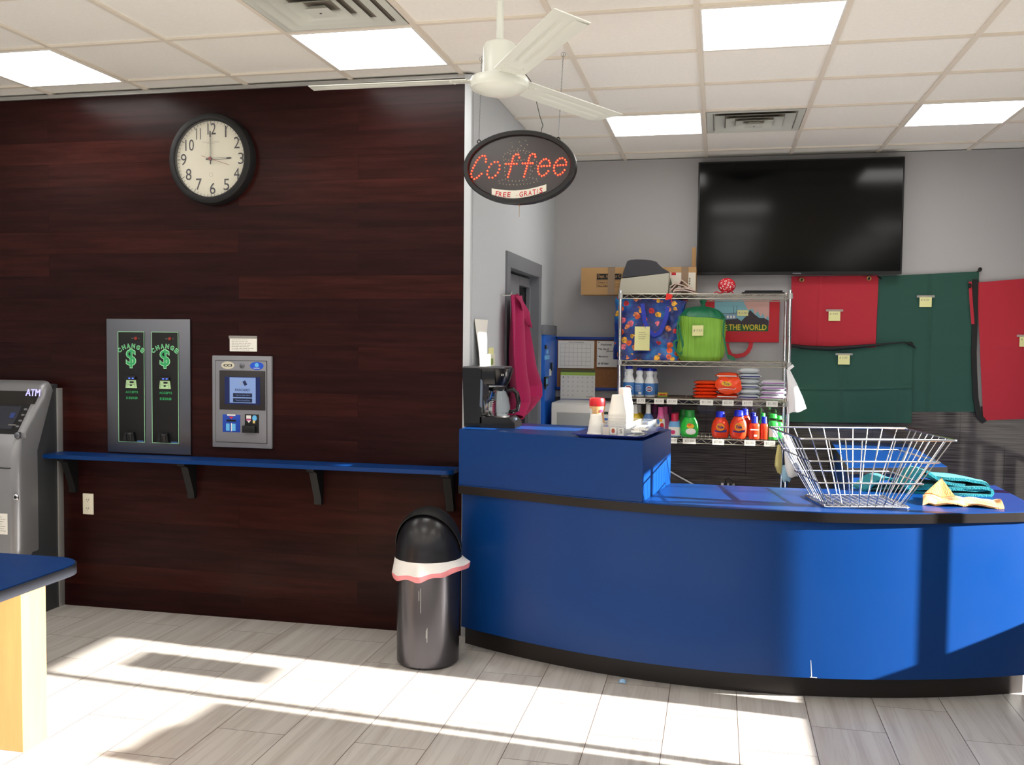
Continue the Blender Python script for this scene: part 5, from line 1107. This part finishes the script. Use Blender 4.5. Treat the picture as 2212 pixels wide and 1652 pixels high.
# red bandana ball
b = MB(); BDN = mat('bandana_red', '#cf1f30', .6, bump=.3, bscale=25); p = q5(1520, 352, 6.98); r_ = 86/4.608*mpx(6.98)
b.ball((p.x, 6.98, p.z), (r_, r_*.8, r_*.86), BDN, 28); b.grid(lambda u, v: (q5(1390+110*u, 430, 6.96).x, 6.96-.02+.05*v, TZ0+.006+.035*u*u*(1-.4*v)+.01*math.sin(u*7)), 10, 5, BDN, th=.004); b.grid(lambda u, v: (q5(1470+120*u, 430, 6.96).x, 6.93+.09*v, TZ0+.005+.03*math.sin(u*3.1)), 10, 5, BDN, th=.004)
for k in range(16):
    a = k*2.4; rr_ = math.sqrt((k+.5)/16)*.84; x_, z_ = rr_*math.cos(a), rr_*math.sin(a); yy = 6.98-r_*.8*math.sqrt(max(0, 1-rr_*rr_))-.0015
    text(b, 'SOCGTR'[k % 6], (p.x+x_*r_, yy, p.z+z_*r_*.86), .012, .016, WHT, bold=.02, rot=a)
b.build('bandana', None, 'red bandana with white letters balled up on top of the shelving', 'bandana')
b = MB()
for k in range(2): b.box((q5(1680+30*k, 0, 6.95).x, 6.92, TZ0+.003+.012*k), (q5(2105-20*k, 0, 6.95).x, 7.15, TZ0+.012+.012*k), mat('dark_mat', '#2b2b2e', .8, bump=.5, bscale=80), .003)
b.build('folded_mats', None, 'dark grey ribbed mats stacked at the right end of the shelving top', 'mat')

# ================================================================== TELEVISION
a_ = at(1509, 349, Y=7.26); c_ = at(1946, 592, Y=7.26); tv = thing('television', ((a_.x+c_.x)/2, 7.3, c_.z), 'large black flat television mounted high on the back wall', 'television')
b = MB(); x0, x1, z0, z1 = a_.x, at(1957, 338, Y=7.26).x-.004, c_.z, (a_.z+at(1958, 338, Y=7.26).z)/2
b.box((x0, 7.262, z0), (x1, 7.31, z1), BLK, .006); b.box((x0+.2, 7.30, z0+.15), (x1-.2, 7.369, z1-.15), BLKM); b.build('case', tv)
b = MB(); b.box((x0+.012, 7.2595, z0+.022), (x1-.012, 7.2625, z1-.012), mat('tv_glass', '#030303', .12, spec=.22)); b.build('screen', tv)
b = MB(); b.box(((x0+x1)/2-.03, 7.259, z0+.006), ((x0+x1)/2+.03, 7.2625, z0+.012), STEEL); b.build('maker_badge', tv)

# ================================================================== LAUNDRY BAGS ON THE WALL
CRED = mat('canvas_red', '#b01f30', .75, sheen=.2, bump=.08, bscale=120); CGRN = mat('canvas_green', '#1d4a3e', .75, sheen=.2, bump=.08, bscale=120)
def hang(name, label, corners, Y, m, folds=(), sag=0, bulge=.012, group='laundry bags hung on the back wall'):
    C4 = [at(x_, y_2, Y=Y) for x_, y_2 in corners]
    def f(u, v):
        p_ = C4[0].lerp(C4[1], u).lerp(C4[3].lerp(C4[2], u), v)
        d_ = bulge*math.sin(PI*v)*math.sin(PI*u)+.004*noise.noise(Vector((u*4+corners[0][0], v*4, 0)))
        for ax, pos, amp in folds:
            t = (u if ax == 'u' else v)-pos; d_ += amp*math.exp(-(t/.012)**2)-amp*.5*math.exp(-((t-.03)/.03)**2)
        return (p_.x, Y-d_-.003, p_.z-sag*math.sin(PI*u)*(1-v))
    t = thing(name, (C4[3].lerp(C4[2], .5)), label, 'laundry bag', group)
    b = MB(); b.grid(f, 70, 60, m, th=-.008); b.build('cloth', t); return t, C4, f
t, C4, f = hang('laundry_bag', 'large dark green laundry bag hanging highest, right of the red one under the television', ((1896, 597), (2115, 586), (2105, 889), (1889, 889)), 7.352, CGRN, (('u', .52, .01), ('v', .52, .006), ('v', .22, .002)))
b = MB(); p = at(2117, 582, Y=7.34); b.ball(p, (.014, .01, .016), BLKM, 10); b.tube([at(2110, 587, Y=7.34), at(2117, 582, Y=7.34), at(2121, 579, Y=7.34)], .004, BLKM, 6); b.build('drawstring_toggle', t)
t, C4, f = hang('laundry_bag', 'small red laundry bag with brass grommets directly below the television', ((1710, 597), (1898, 595), (1891, 751), (1706, 746)), 7.343, CRED, (('u', .33, .005), ('v', .12, .004)))
BRS = mat('brass', '#b99a5a', .3, metal=.9)
for x_, y_2 in ((1731.5, 604), (1877, 601)):
    b = MB(); p = at(x_, y_2, Y=7.33); b.tube([(p.x+.013*math.cos(k*PI/9), 7.328, p.z+.013*math.sin(k*PI/9)) for k in range(18)], .0045, BRS, 8, closed=True); disc(b, (p.x, 7.329, p.z), .010, .010, INK); b.build('grommet', t)
b = MB(); b.tube([at(1896, 597, Y=7.33), at(1901, 600, Y=7.32), at(1904, 603, Y=7.32)], .006, BLKM, 8); b.build('drawstring', t)
t, C4, f = hang('laundry_bag', 'wide dark green laundry bag hanging lowest, beneath the red bag', ((1704, 752), (1971, 742), (1969, 914), (1701, 911)), 7.333, CGRN, (('u', .43, .008), ('v', .55, .007), ('u', .88, .006)), sag=.02)
b = MB(); b.tube([at(x_, y_2, Y=7.315) for x_, y_2 in ((1705, 746), (1750, 751), (1800, 753), (1860, 748), (1920, 742), (1955, 739), (1972, 746), (1978, 752))], [.012, .016, .017, .013, .006, .005, .008, .004], BLKM, 8); b.ball(at(1966, 742, Y=7.312), (.02, .012, .014), BLKM, 10); b.build('drawstring', t)
t, C4, f = hang('laundry_bag', 'large bright red laundry bag cut off by the right edge', ((2110, 610), (2335, 592), (2335, 900), (2124, 908)), 7.345, CRED, (('v', .47, .006), ('u', .7, .004)))
b = MB(); ribbon(b, [at(x_, y_2, Y=7.335) for x_, y_2 in ((2108, 603), (2107, 640), (2106, 700), (2104, 760), (2105, 800), (2108, 860), (2114, 895), (2127, 912))], .036, .012, BLKM); b.build('black_edge', t)
b = MB(); ribbon(b, [at(x_, y_2, Y=7.33) for x_, y_2 in ((2096, 608), (2098, 650), (2102, 700))], .02, .01, CRED); b.ball(at(2095, 617, Y=7.325), (.012, .01, .018), BLKM, 10); b.build('folded_corner', t)
for (x_, y_2, s_, wh, Y_) in ((1802.5, 681.5, '$ 4.50', 'middle of the small red laundry bag', 7.318), (1999.5, 651.5, '$ 6.50', 'upper part of the tall green laundry bag', 7.328), (1823, 776, '$ 5.50', 'top of the wide low green laundry bag', 7.308), (2216, 737, '$ 7.50', 'red laundry bag at the right edge', 7.32)):
    p = at(x_, y_2, Y=Y_); b = MB(); b.box((p.x-.041, Y_, p.z-.038), (p.x+.041, Y_+.0012, p.z+.038), NOTE); b.box((p.x-.06, Y_-.0006, p.z+.03), (p.x+.06, Y_+.0002, p.z+.046), TAPE); text(b, s_, (p.x-.004, Y_-.0008, p.z+.012), .055, .014, INKG, shear=.2); b.build('yellow_note', None, 'square yellow price note taped on the '+wh, 'note', 'price notes on the laundry bags')

# ================================================================== BACK-LEFT CORNER
def q2(zx, zy, Y=7.36): return at(980+zx/3.934, 540+zy/3.934, Y=Y)
a_ = q2(862, 735); c_ = q2(1425, 1195)
cbd = thing('cork_board', ((a_.x+c_.x)/2, 7.355, c_.z), 'blue-framed cork notice board on the back wall behind the shelving', 'notice board')
b = MB(); b.box((a_.x+.01, 7.35, c_.z+.01), (c_.x-.01, 7.368, a_.z-.01), mat('cork', '#9b6b43', .9, bump=.2, bscale=150, var=.12, vscale=90)); b.build('cork_panel', cbd)
b = MB()
for q in (((a_.x, c_.z), (c_.x, c_.z+.022)), ((a_.x, a_.z-.022), (c_.x, a_.z)), ((a_.x, c_.z), (a_.x+.022, a_.z)), ((c_.x-.022, c_.z), (c_.x, a_.z))): b.box((q[0][0], 7.338, q[0][1]), (q[1][0], 7.369, q[1][1]), DBLUE, .003)
b.build('frame', cbd)
b = MB(); a_ = q2(893, 768); c_ = q2(1196, 1005); Y_ = 7.334; b.box((a_.x, Y_, c_.z), (c_.x, Y_+.001, a_.z), PAPER)
for k in range(8): X_ = a_.x+.02+(c_.x-a_.x-.05)*k/7; rect(b, (X_, Y_-.0005, (a_.z+c_.z)/2-.005), .0012, (a_.z-c_.z)*.8, INKG)
for k in range(6): z = c_.z+.02+(a_.z-c_.z-.045)*k/5; rect(b, ((a_.x+c_.x)/2-.004, Y_-.0005, z), (c_.x-a_.x)*.84, .0012, INKG)
text(b, 'Work Schedule', ((a_.x+c_.x)/2, Y_-.0006, a_.z-.012), .12, .01, INK); b.build('schedule_sheet', None, 'white schedule sheet with a ruled grid pinned on the cork board', 'paper')
b = MB(); a_ = q2(1222, 772); c_ = q2(1390, 995); b.box((a_.x, Y_, c_.z), (c_.x, Y_+.001, a_.z), PAPER)
for zx, zy, s_, w_ in ((1300, 805, 'Employees', .085), (1275, 840, '* No Use of', .085), (1330, 860, 'phone', .05), (1270, 905, '* Mandatory', .085), (1275, 962, 'sit & hear', .085)): p = q2(zx, zy); text(b, s_, (p.x, Y_-.0006, p.z), w_, .018, INK, bold=.02, shear=.1)
p = q2(1237, 785); b.ball((p.x, Y_-.002, p.z), (.004, .003, .004), INK, 8); b.build('rules_sheet', None, 'handwritten Employees rules sheet on the cork board, partly behind the shelving', 'paper')
b = MB(); a_ = q2(908, 1012, 7.3); c_ = q2(1198, 1268, 7.3); Y_ = 7.31; b.box((a_.x, Y_, c_.z), (c_.x, Y_+.003, a_.z), PAPER); w_ = c_.x-a_.x
rect(b, ((a_.x+c_.x)/2, Y_-.0006, a_.z-.011), w_, .022, mat('calendar_photo', '#5e5f3c', .6)); rect(b, ((a_.x+c_.x)/2, Y_-.0006, a_.z-.034), w_, .024, mat('calendar_lime', '#a9c95a', .6))
for r in range(5):
    for k in range(7):
        if r*7+k < 31: text(b, str(r*7+k+1), (a_.x+w_*(.08+.14*k), Y_-.0007, a_.z-.062-.035*r), .010, .011, INKG)
text(b, 'january', (c_.x-.04, Y_-.0007, c_.z+.018), .05, .012, INK, shear=.2)
b.box((a_.x-.003, Y_-.002, c_.z-.024), (c_.x, Y_+.004, c_.z), mat('calendar_base', '#8f97b4', .6)); b.build('wall_calendar', None, 'open calendar with lime green band standing above the microwave', 'calendar')
# microwave on a low cabinet
ms = thing('storage_cabinet', (-.96, 7.1, 0), 'low blue cabinet under the microwave in the back left corner', 'cabinet')
MB().box((-1.262, 6.83, 0), (-.76, 7.36, .80), BL, .003).build('cabinet_body', ms); MB().box((-1.262, 6.81, .80), (-.76, 7.36, .83), DARK, .003).build('cabinet_top', ms)
x0 = q2(828, 1300, 6.88).x; x1 = q2(1372, 1300, 6.88).x; z1 = q2(1000, 1297, 6.9).z
mw = thing('microwave', ((x0+x1)/2, 7.05, .83), 'white microwave oven behind the raised counter, below the calendar', 'microwave')
WM = mat('appliance_white', '#d8d7d3', .35)
b = MB(); b.box((x0, 6.88, .835), (x1, 7.25, z1), WM, .012)
for x_ in (x0+.03, x1-.03):
    for y_2 in (6.92, 7.2): b.box((x_-.012, y_2-.012, .83), (x_+.012, y_2+.012, .837), BLK)
mwb = b.build('housing', mw)
xp = q2(1270, 1300, 6.87).x
b = MB(); b.box((x0+.006, 6.866, .845), (xp-.003, 6.882, z1-.012), WM, .006); b.box((q2(893, 0, 6.86).x, 6.8635, .87), (xp-.04, 6.868, q2(893, 1378, 6.87).z), mat('oven_window', '#9fa2a2', .25), .004); b.build('door', mw)
b = MB(); b.box((xp, 6.868, .845), (x1-.004, 6.882, z1-.012), WM, .004); p = q2(1292, 1385, 6.86); b.box((p.x-.02, 6.8665, p.z-.010), (p.x+.018, 6.869, p.z+.010), mat('display_green', '#39443a', .2), .001); p = q2(1292, 1438, 6.86); disc(b, (p.x, 6.8672, p.z), .017, .009, mat('brand_blue', '#3a6ab0', .4)); p = q2(1292, 1470, 6.86); rect(b, (p.x, 6.8672, p.z), .02, .006, INK); b.build('control_panel', mw)

# vending strip on the side wall
def qx(zx, zy): return at(980+zx/3.934, 540+zy/3.934, X=XS+.03)
vd = thing('soap_vendor', (XS+.02, 7.1, .85), 'narrow blue soap vending machine on the white side wall past the door', 'vending machine')
VB = mat('vendor_blue', '#1d62c4', .35)
MB().box((XS+.001, 6.86, .82), (XS+.03, 7.345, 1.618), VB, .003).build('front_panel', vd)
MB().box((XS+.001, 6.85, 1.618), (XS+.032, 7.35, 1.69), DOORG, .002).build('top_housing', vd)
b = MB(); X_ = XS+.0312
def rx(zx, zy, wy, hz, m, d_=0): p = qx(zx, zy); b.box((X_-.002, p.y-wy/2, p.z-hz/2), (X_+.001+d_, p.y+wy/2, p.z+hz/2), m)
rx(782, 823, .06, .03, BLK, .004); rx(795, 862, .08, .03, MATS['emblem_light']); rx(793, 912, .20, .03, MATS['emblem_light']); rx(825, 990, .05, .06, BLK, .01); rx(820, 1038, .07, .05, WHT, .002); rx(778, 1115, .10, .07, BLK, .012); rx(775, 1115, .05, .04, MATS['emblem_light'], .014); rx(775, 1160, .03, .04, BLK, .006)
b.build('slots_and_stickers', vd)

# paper and thermostat on side wall
b = MB()
def pf_(u, v): 
    z = 1.69-.30*v; y0 = 4.885; return (XS+.004+.03*v*v*(1-u)+.012*math.sin(u*2.5+v*3), y0+(.27+.06*v*v)*u+.02*v, z)
b.grid(pf_, 12, 14, PAPER, th=.0008); o = b.build('hanging_paper', None, 'long sunlit white paper taped to the white wall above the coffee maker', 'paper')
b = MB(); b.box((XS+.001, 5.17, 1.40), (XS+.022, 5.30, 1.50), mat('thermostat', '#ddd9c4', .4), .006); b.box((XS+.022, 5.19, 1.44), (XS+.024, 5.24, 1.475), mat('lcd_green', '#7d9a4a', .3)); tt = b.build('thermostat', None, 'small cream thermostat on the white side wall', 'thermostat')
b = MB(); b.box((XS+.0008, 5.22, 1.47), (XS+.0018, 5.345, 1.535), NOTE); b.build('yellow_note', None, 'yellow sticky note behind the thermostat on the side wall', 'note')

# pink towel on the door frame
TWL = mat('terry_pink', '#a80d52', .95, sheen=.08, bump=.5, bscale=220)
def tw(zx, zy): return at(980+zx/3.934, 540+zy/3.934, X=XS+.05)
lf = [(470, 385), (465, 520), (460, 700), (458, 900), (468, 1100), (478, 1250), (488, 1330), (495, 1415)]
rt = [(540, 372), (580, 480), (605, 600), (640, 820), (665, 990), (700, 1130), (690, 1230), (545, 1420)]
LFp = [tw(*q) for q in lf]; RTp = [tw(*q) for q in rt]
def lerpl(P, t): i = min(len(P)-2, int(t*(len(P)-1))); return P[i].lerp(P[i+1], t*(len(P)-1)-i)
b = MB()
def twf(u, v):
    a, c_ = lerpl(LFp, v), lerpl(RTp, v); p_ = a.lerp(c_, u); am = .012+.028*v
    d_ = am*(math.sin(u*PI*(3.2+1.5*v)+.6+v*1.8)+.4*math.sin(u*13+v*4))
    return (XS+.055+d_+.012*math.sin(v*9)*u, p_.y+.012*math.sin(v*12+u*5)*v, p_.z+.02*math.sin(u*9)*max(0, v-.85)*6)
b.grid(twf, 50, 60, TWL, th=.006)
def twg(u, v):
    a = tw(470, 390).lerp(tw(605, 660), v*.98); c_ = tw(540, 372).lerp(tw(608, 640), v); p_ = a.lerp(c_, u); return (XS+.085+.012*math.sin(v*7+u*4), p_.y, p_.z-.01*u)
b.grid(twg, 10, 24, TWL, th=.005); b.build('towel_cloth', None, 'bright pink towel hanging from a hook on the grey door frame', 'towel')
b = MB(); p = tw(468, 385); b.tube([(XS+.0, p.y, p.z), (XS+.06, p.y, p.z), (XS+.07, p.y, p.z+.02)], .004, ALU, 8); b.build('wall_hook', None, 'small metal hook on the door frame holding the pink towel', 'hook')

# ================================================================== BACK DESK AND FLOOR-LEVEL BITS
dk = thing('back_desk', (1.09, 6.6, 0), 'blue desk behind the counter, seen through the wire basket', 'desk')
DP = [(.83, 7.35), (.762, 5.86), (1.352, 6.08), (1.356, 7.35)]
MB().prism(DP, .846, .85, BL).build('desktop', dk); MB().prism([(x_+(.004 if x_ > 1 else -.004), y_2-(.004 if y_2 < 7 else 0)) for x_, y_2 in DP], .81, .846, MATS['dark_edge']).build('desk_edge', dk)
MB().prism([(.85, 7.34), (.79, 5.90), (1.33, 6.11), (1.335, 7.34)], 0, .81, BL).build('desk_base', dk)
b = MB(); p = at(1572, 1047, Y=7.33); b.box((p.x-.05, 7.32, p.z-.03), (p.x+.05, 7.369, p.z+.012), WHT, .004); q = b.build('power_strip', None, 'white power strip low on the dark wall with black plugs', 'power strip')
b = MB(); b.box((p.x-.03, 7.30, p.z-.01), (p.x-.005, 7.322, p.z+.02), BLK, .003); b.box((p.x+.01, 7.30, p.z-.01), (p.x+.03, 7.322, p.z+.018), BLK, .003); b.tube([(p.x-.018, 7.31, p.z+.02), (p.x-.02, 7.30, p.z+.045), (p.x+.005, 7.30, p.z+.055), (p.x+.03, 7.31, p.z+.035), (p.x+.045, 7.32, p.z-.02), (p.x+.05, 7.33, p.z-.2)], .003, BLK, 6); b.build('plug', q)
b = MB(); b.tube([at(1446, 1017, Y=7.35), at(1470, 1031, Y=7.35), at(1500, 1047, Y=7.35), at(1520, 1062, Y=7.35)], .006, WHT, 8); b.build('light_streak', None, 'light streak on the dark wall right of the counter riser, built as a white tube', 'streak')  # light streak on the tile, given the shape of a thin white tube

# things hanging at the right of the shelving
PLB = mat('thin_white_plastic', '#f0eeee', .35, bump=.3, bscale=30)
wbag = thing('plastic_bag', at(1718, 895, Y=6.82), 'sunlit white plastic bag hanging from the right post of the shelving', 'bag')
TP_ = [at(x_, y_2, Y=6.82) for x_, y_2 in ((1699, 797), (1701, 830), (1703, 865), (1703, 894))]; TQ_ = [at(x_, y_2, Y=6.82) for x_, y_2 in ((1707, 800), (1722, 830), (1735, 862), (1742, 884))]
b = MB()
def bagf(u, v, s):
    p_ = lerpl(TP_, v).lerp(lerpl(TQ_, v), u); e = math.sin(PI*u)**.6*math.sin(PI*min(1, v*.93+.03))**.5; return (p_.x, 6.82+s*(.045*e*v+.004*math.sin(u*9+v*6)), p_.z+.006*math.sin(u*8)*v)
b.grid(lambda u, v: bagf(u, v, -1), 18, 24, PLB); b.grid(lambda u, v: bagf(1-u, v, 1), 18, 24, PLB); b.build('bag_body', wbag)
b = MB(); ribbon(b, [at(1702, 798, Y=6.82), at(1708, 794, Y=6.82), at(1714, 789, Y=6.82)], .02, .003, PLB); b.tube([(RX+.016*math.cos(k*PI/6), SF+.016*math.sin(k*PI/6), at(1700, 795, Y=SF).z) for k in range(12)], .0022, BLK, 5, closed=True); b.build('tie', wbag)
def baggie(label, pts, m, Y_=6.825, seed=0, d_=.02):
    L1 = [at(x_, y_2, Y=Y_) for x_, y_2 in pts[0]]; L2 = [at(x_, y_2, Y=Y_) for x_, y_2 in pts[1]]; b = MB()
    def g(u, v, s): p_ = lerpl(L1, v).lerp(lerpl(L2, v), u); e = math.sin(PI*u)**.5*math.sin(PI*v)**.5; return (p_.x, Y_+s*(d_*e+.002), p_.z+.005*math.sin(u*7+seed)*v)
    b.grid(lambda u, v: g(u, v, -1), 12, 14, m); b.grid(lambda u, v: g(1-u, v, 1), 12, 14, m); b.build('small_bag', None, label, 'bag', 'little bags hanging from the shelving')
baggie('small clear bag with yellow contents hanging left of the lower shelf post', (((1680, 960), (1675, 985), (1673, 1005), (1680, 1022)), ((1686, 960), (1689, 985), (1690, 1005), (1688, 1024))), mat('yellow_clear', '#c9bd7c', .3, alpha=.75))
baggie('small white bag hanging at the lower right post of the shelving', (((1697, 940), (1694, 975), (1696, 1010), (1702, 1030)), ((1704, 940), (1718, 970), (1724, 1005), (1723, 1030))), PLB, 6.80, 2, .03)
baggie('small pale blue bag hanging lowest at the right post', (((1688, 1005), (1686, 1018), (1688, 1030), (1692, 1040)), ((1702, 1003), (1709, 1015), (1711, 1028), (1706, 1040))), mat('pale_blue_bag', '#9cc3dc', .35), 6.835, 4)

# ================================================================== WIRE BASKET ON THE COUNTER
BZ = .8505; BC = Vector((.632, 4.585, BZ)); BR = math.radians(11)
BM_ = Matrix.Translation(BC) @ Matrix.Rotation(BR, 4, 'Z')
bk = thing('wire_basket', BC, 'large chrome wire laundry basket standing on the blue counter', 'basket')
W0, D0, W1, D1, HB_ = .165, .15, .335, .275, .315
def lvl(t): return (W0+(W1-W0)*t, D0+(D1-D0)*t, HB_*t+.004)
def loop4(hw, hd, z, r=.02): return [(x_, y_2, z) for x_, y_2 in rrect(hw, hd, r, 4)]
b = MB(); b.tube(loop4(W1, D1, HB_+.004, .015), .0048, CHROME, 8, closed=True, M=BM_); b.build('rim', bk)
for t_ in (.36, .68):
    hw, hd, z = lvl(t_); b = MB(); b.tube(loop4(hw+.003, hd+.003, z, .012), .0036, CHROME, 8, closed=True, M=BM_); b.build('hoop', bk)
b = MB(); N_ = 9
for k in range(N_):
    u = -1+2*(k+.5)/N_*1.0
    for s_ in (-1, 1): b.tube([(u*W0*.98, s_*D0, .004), (u*W1*.96, s_*D1, HB_+.004)], .0026, CHROME, 6, M=BM_)
for k in range(8):
    u = -1+2*(k+.5)/8
    for s_ in (-1, 1): b.tube([(s_*W0, u*D0*.98, .004), (s_*W1, u*D1*.96, HB_+.004)], .0026, CHROME, 6, M=BM_)
b.build('side_wires', bk)
b = MB(); b.tube(loop4(W0+.022, D0+.012, .0055, .02), .0048, CHROME, 8, closed=True, M=BM_)
for k in range(11): u = -1+2*(k+.5)/11; b.tube([(u*W0, -D0-.01, .007), (u*W0, D0+.01, .007)], .0024, CHROME, 5, M=BM_)
for k in range(10): u = -1+2*(k+.5)/10; b.tube([(-W0-.02, u*D0, .0095), (W0+.02, u*D0, .0095)], .0024, CHROME, 5, M=BM_)
b.build('base_grid', bk)

# ================================================================== TOWELS ON THE COUNTER
TEAL = mat('terry_teal', '#0a7f8c', .95, sheen=.08, bump=.6, bscale=200)
def cpt(x_, y_2, Y): return at(x_, y_2, Y=Y)
tl = MB()
# serpentine folded towel seen from the front: rounded ends at the right
def fold(pts, Y0, Y1, th, seed):
    P = []
    for i in range(len(pts)-1):
        for t in range(5): P.append(pts[i].lerp(pts[i+1], t/5))
    P.append(pts[-1])
    for _ in range(3): P = [P[0]]+[(P[i-1]+P[i]*2+P[i+1])/4 for i in range(1, len(P)-1)]+[P[-1]]
    def f(u, v):
        t = u*(len(P)-1); i = min(len(P)-2, int(t)); p_ = P[i].lerp(P[i+1], t-i)
        nz = noise.noise(Vector((p_.x*10+seed, v*3, p_.z*10)))*.008
        return (p_.x-.04*v+nz, Y0+(Y1-Y0)*v+.01*math.sin(p_.x*14+seed), max(BZ+.004+th*.5, p_.z+nz*.7))
    tl.grid(f, len(P)-1, 10, TEAL, th=th); tl.grid(lambda u, v: f(u, v), 1, 1, TEAL)
YT = 4.93
S = [cpt(1960, 1062, YT), cpt(2000, 1064, YT), cpt(2060, 1071, YT), cpt(2120, 1074, YT), cpt(2140, 1070, YT), cpt(2141, 1061, YT), cpt(2120, 1057, YT), cpt(2060, 1057, YT), cpt(1990, 1050, YT)]
fold(S, YT, YT+.20, .014, 1)
S = [cpt(1965, 1052, YT), cpt(2040, 1052, YT), cpt(2110, 1056, YT), cpt(2135, 1055, YT), cpt(2128, 1046, YT), cpt(2090, 1040, YT), cpt(2030, 1034, YT), cpt(1990, 1028, YT)]
fold(S, YT-.005, YT+.19, .014, 2)
S = [cpt(1955, 1056, YT), cpt(1975, 1035, YT), cpt(1985, 1018, YT), cpt(2000, 1012, YT), cpt(2015, 1024, YT), cpt(2035, 1038, YT), cpt(2085, 1046, YT)]
fold(S, YT-.01, YT+.14, .013, 3)
S = [cpt(1868, 1062, YT), cpt(1885, 1045, YT), cpt(1905, 1032, YT), cpt(1925, 1031, YT), cpt(1950, 1042, YT), cpt(1970, 1056, YT)]
fold(S, YT, YT+.16, .012, 4)
tl.build('bath_towel', None, 'teal bath towel folded in a loose heap on the counter behind the basket', 'towel')
tl = MB(); PEACH = mat('peach_cloth', '#d99a5e', .9, sheen=.1, bump=.5, bscale=160)
YO = 4.70
def cloth(u, v):
    A = [cpt(1982, 1068, YO), cpt(2010, 1080, YO), cpt(2055, 1090, YO), cpt(2100, 1098, YO), cpt(2152, 1094, YO)]
    B = [cpt(1992, 1056, YO+.12), cpt(2030, 1062, YO+.12), cpt(2065, 1066, YO+.12), cpt(2105, 1075, YO+.12), cpt(2150, 1084, YO+.12)]
    p_ = lerpl(A, u).lerp(lerpl(B, u), v); base = at(1560, 0, Y=5).x
    z = BZ+.007+abs(.014*math.sin(u*9+1)*math.sin(v*4+u*3))+.012*v*(1-v)*4*(.6+.5*math.sin(u*14))
    return (p_.x, YO-.12+.22*v+.012*math.sin(u*12), z)
tl.grid(cloth, 50, 16, PEACH, th=.007)
def corner(u, v):
    A = cpt(1995, 1064, YO).lerp(cpt(2060, 1072, YO), u); t = cpt(2037, 1034, YO); p_ = A.lerp(t, v*(1-.0*u)); return (p_.x, YO-.02+.05*v, max(BZ+.006, p_.z)+.006*math.sin(u*8)*(1-v))
tl.grid(corner, 12, 12, PEACH, th=.007)
tl.build('wash_cloth', None, 'peach orange cloth crumpled in the sun in front of the teal towel', 'cloth')
p = at(2059, 1034, Y=5.2); MB().box((p.x-.03, 5.18, BZ), (p.x+.02, 5.22, max(BZ+.012, p.z+.008)), mat('bright_yellow', '#e8b81e', .5), .002).build('yellow_pad', None, 'small bright yellow item behind the teal towel', 'pad')
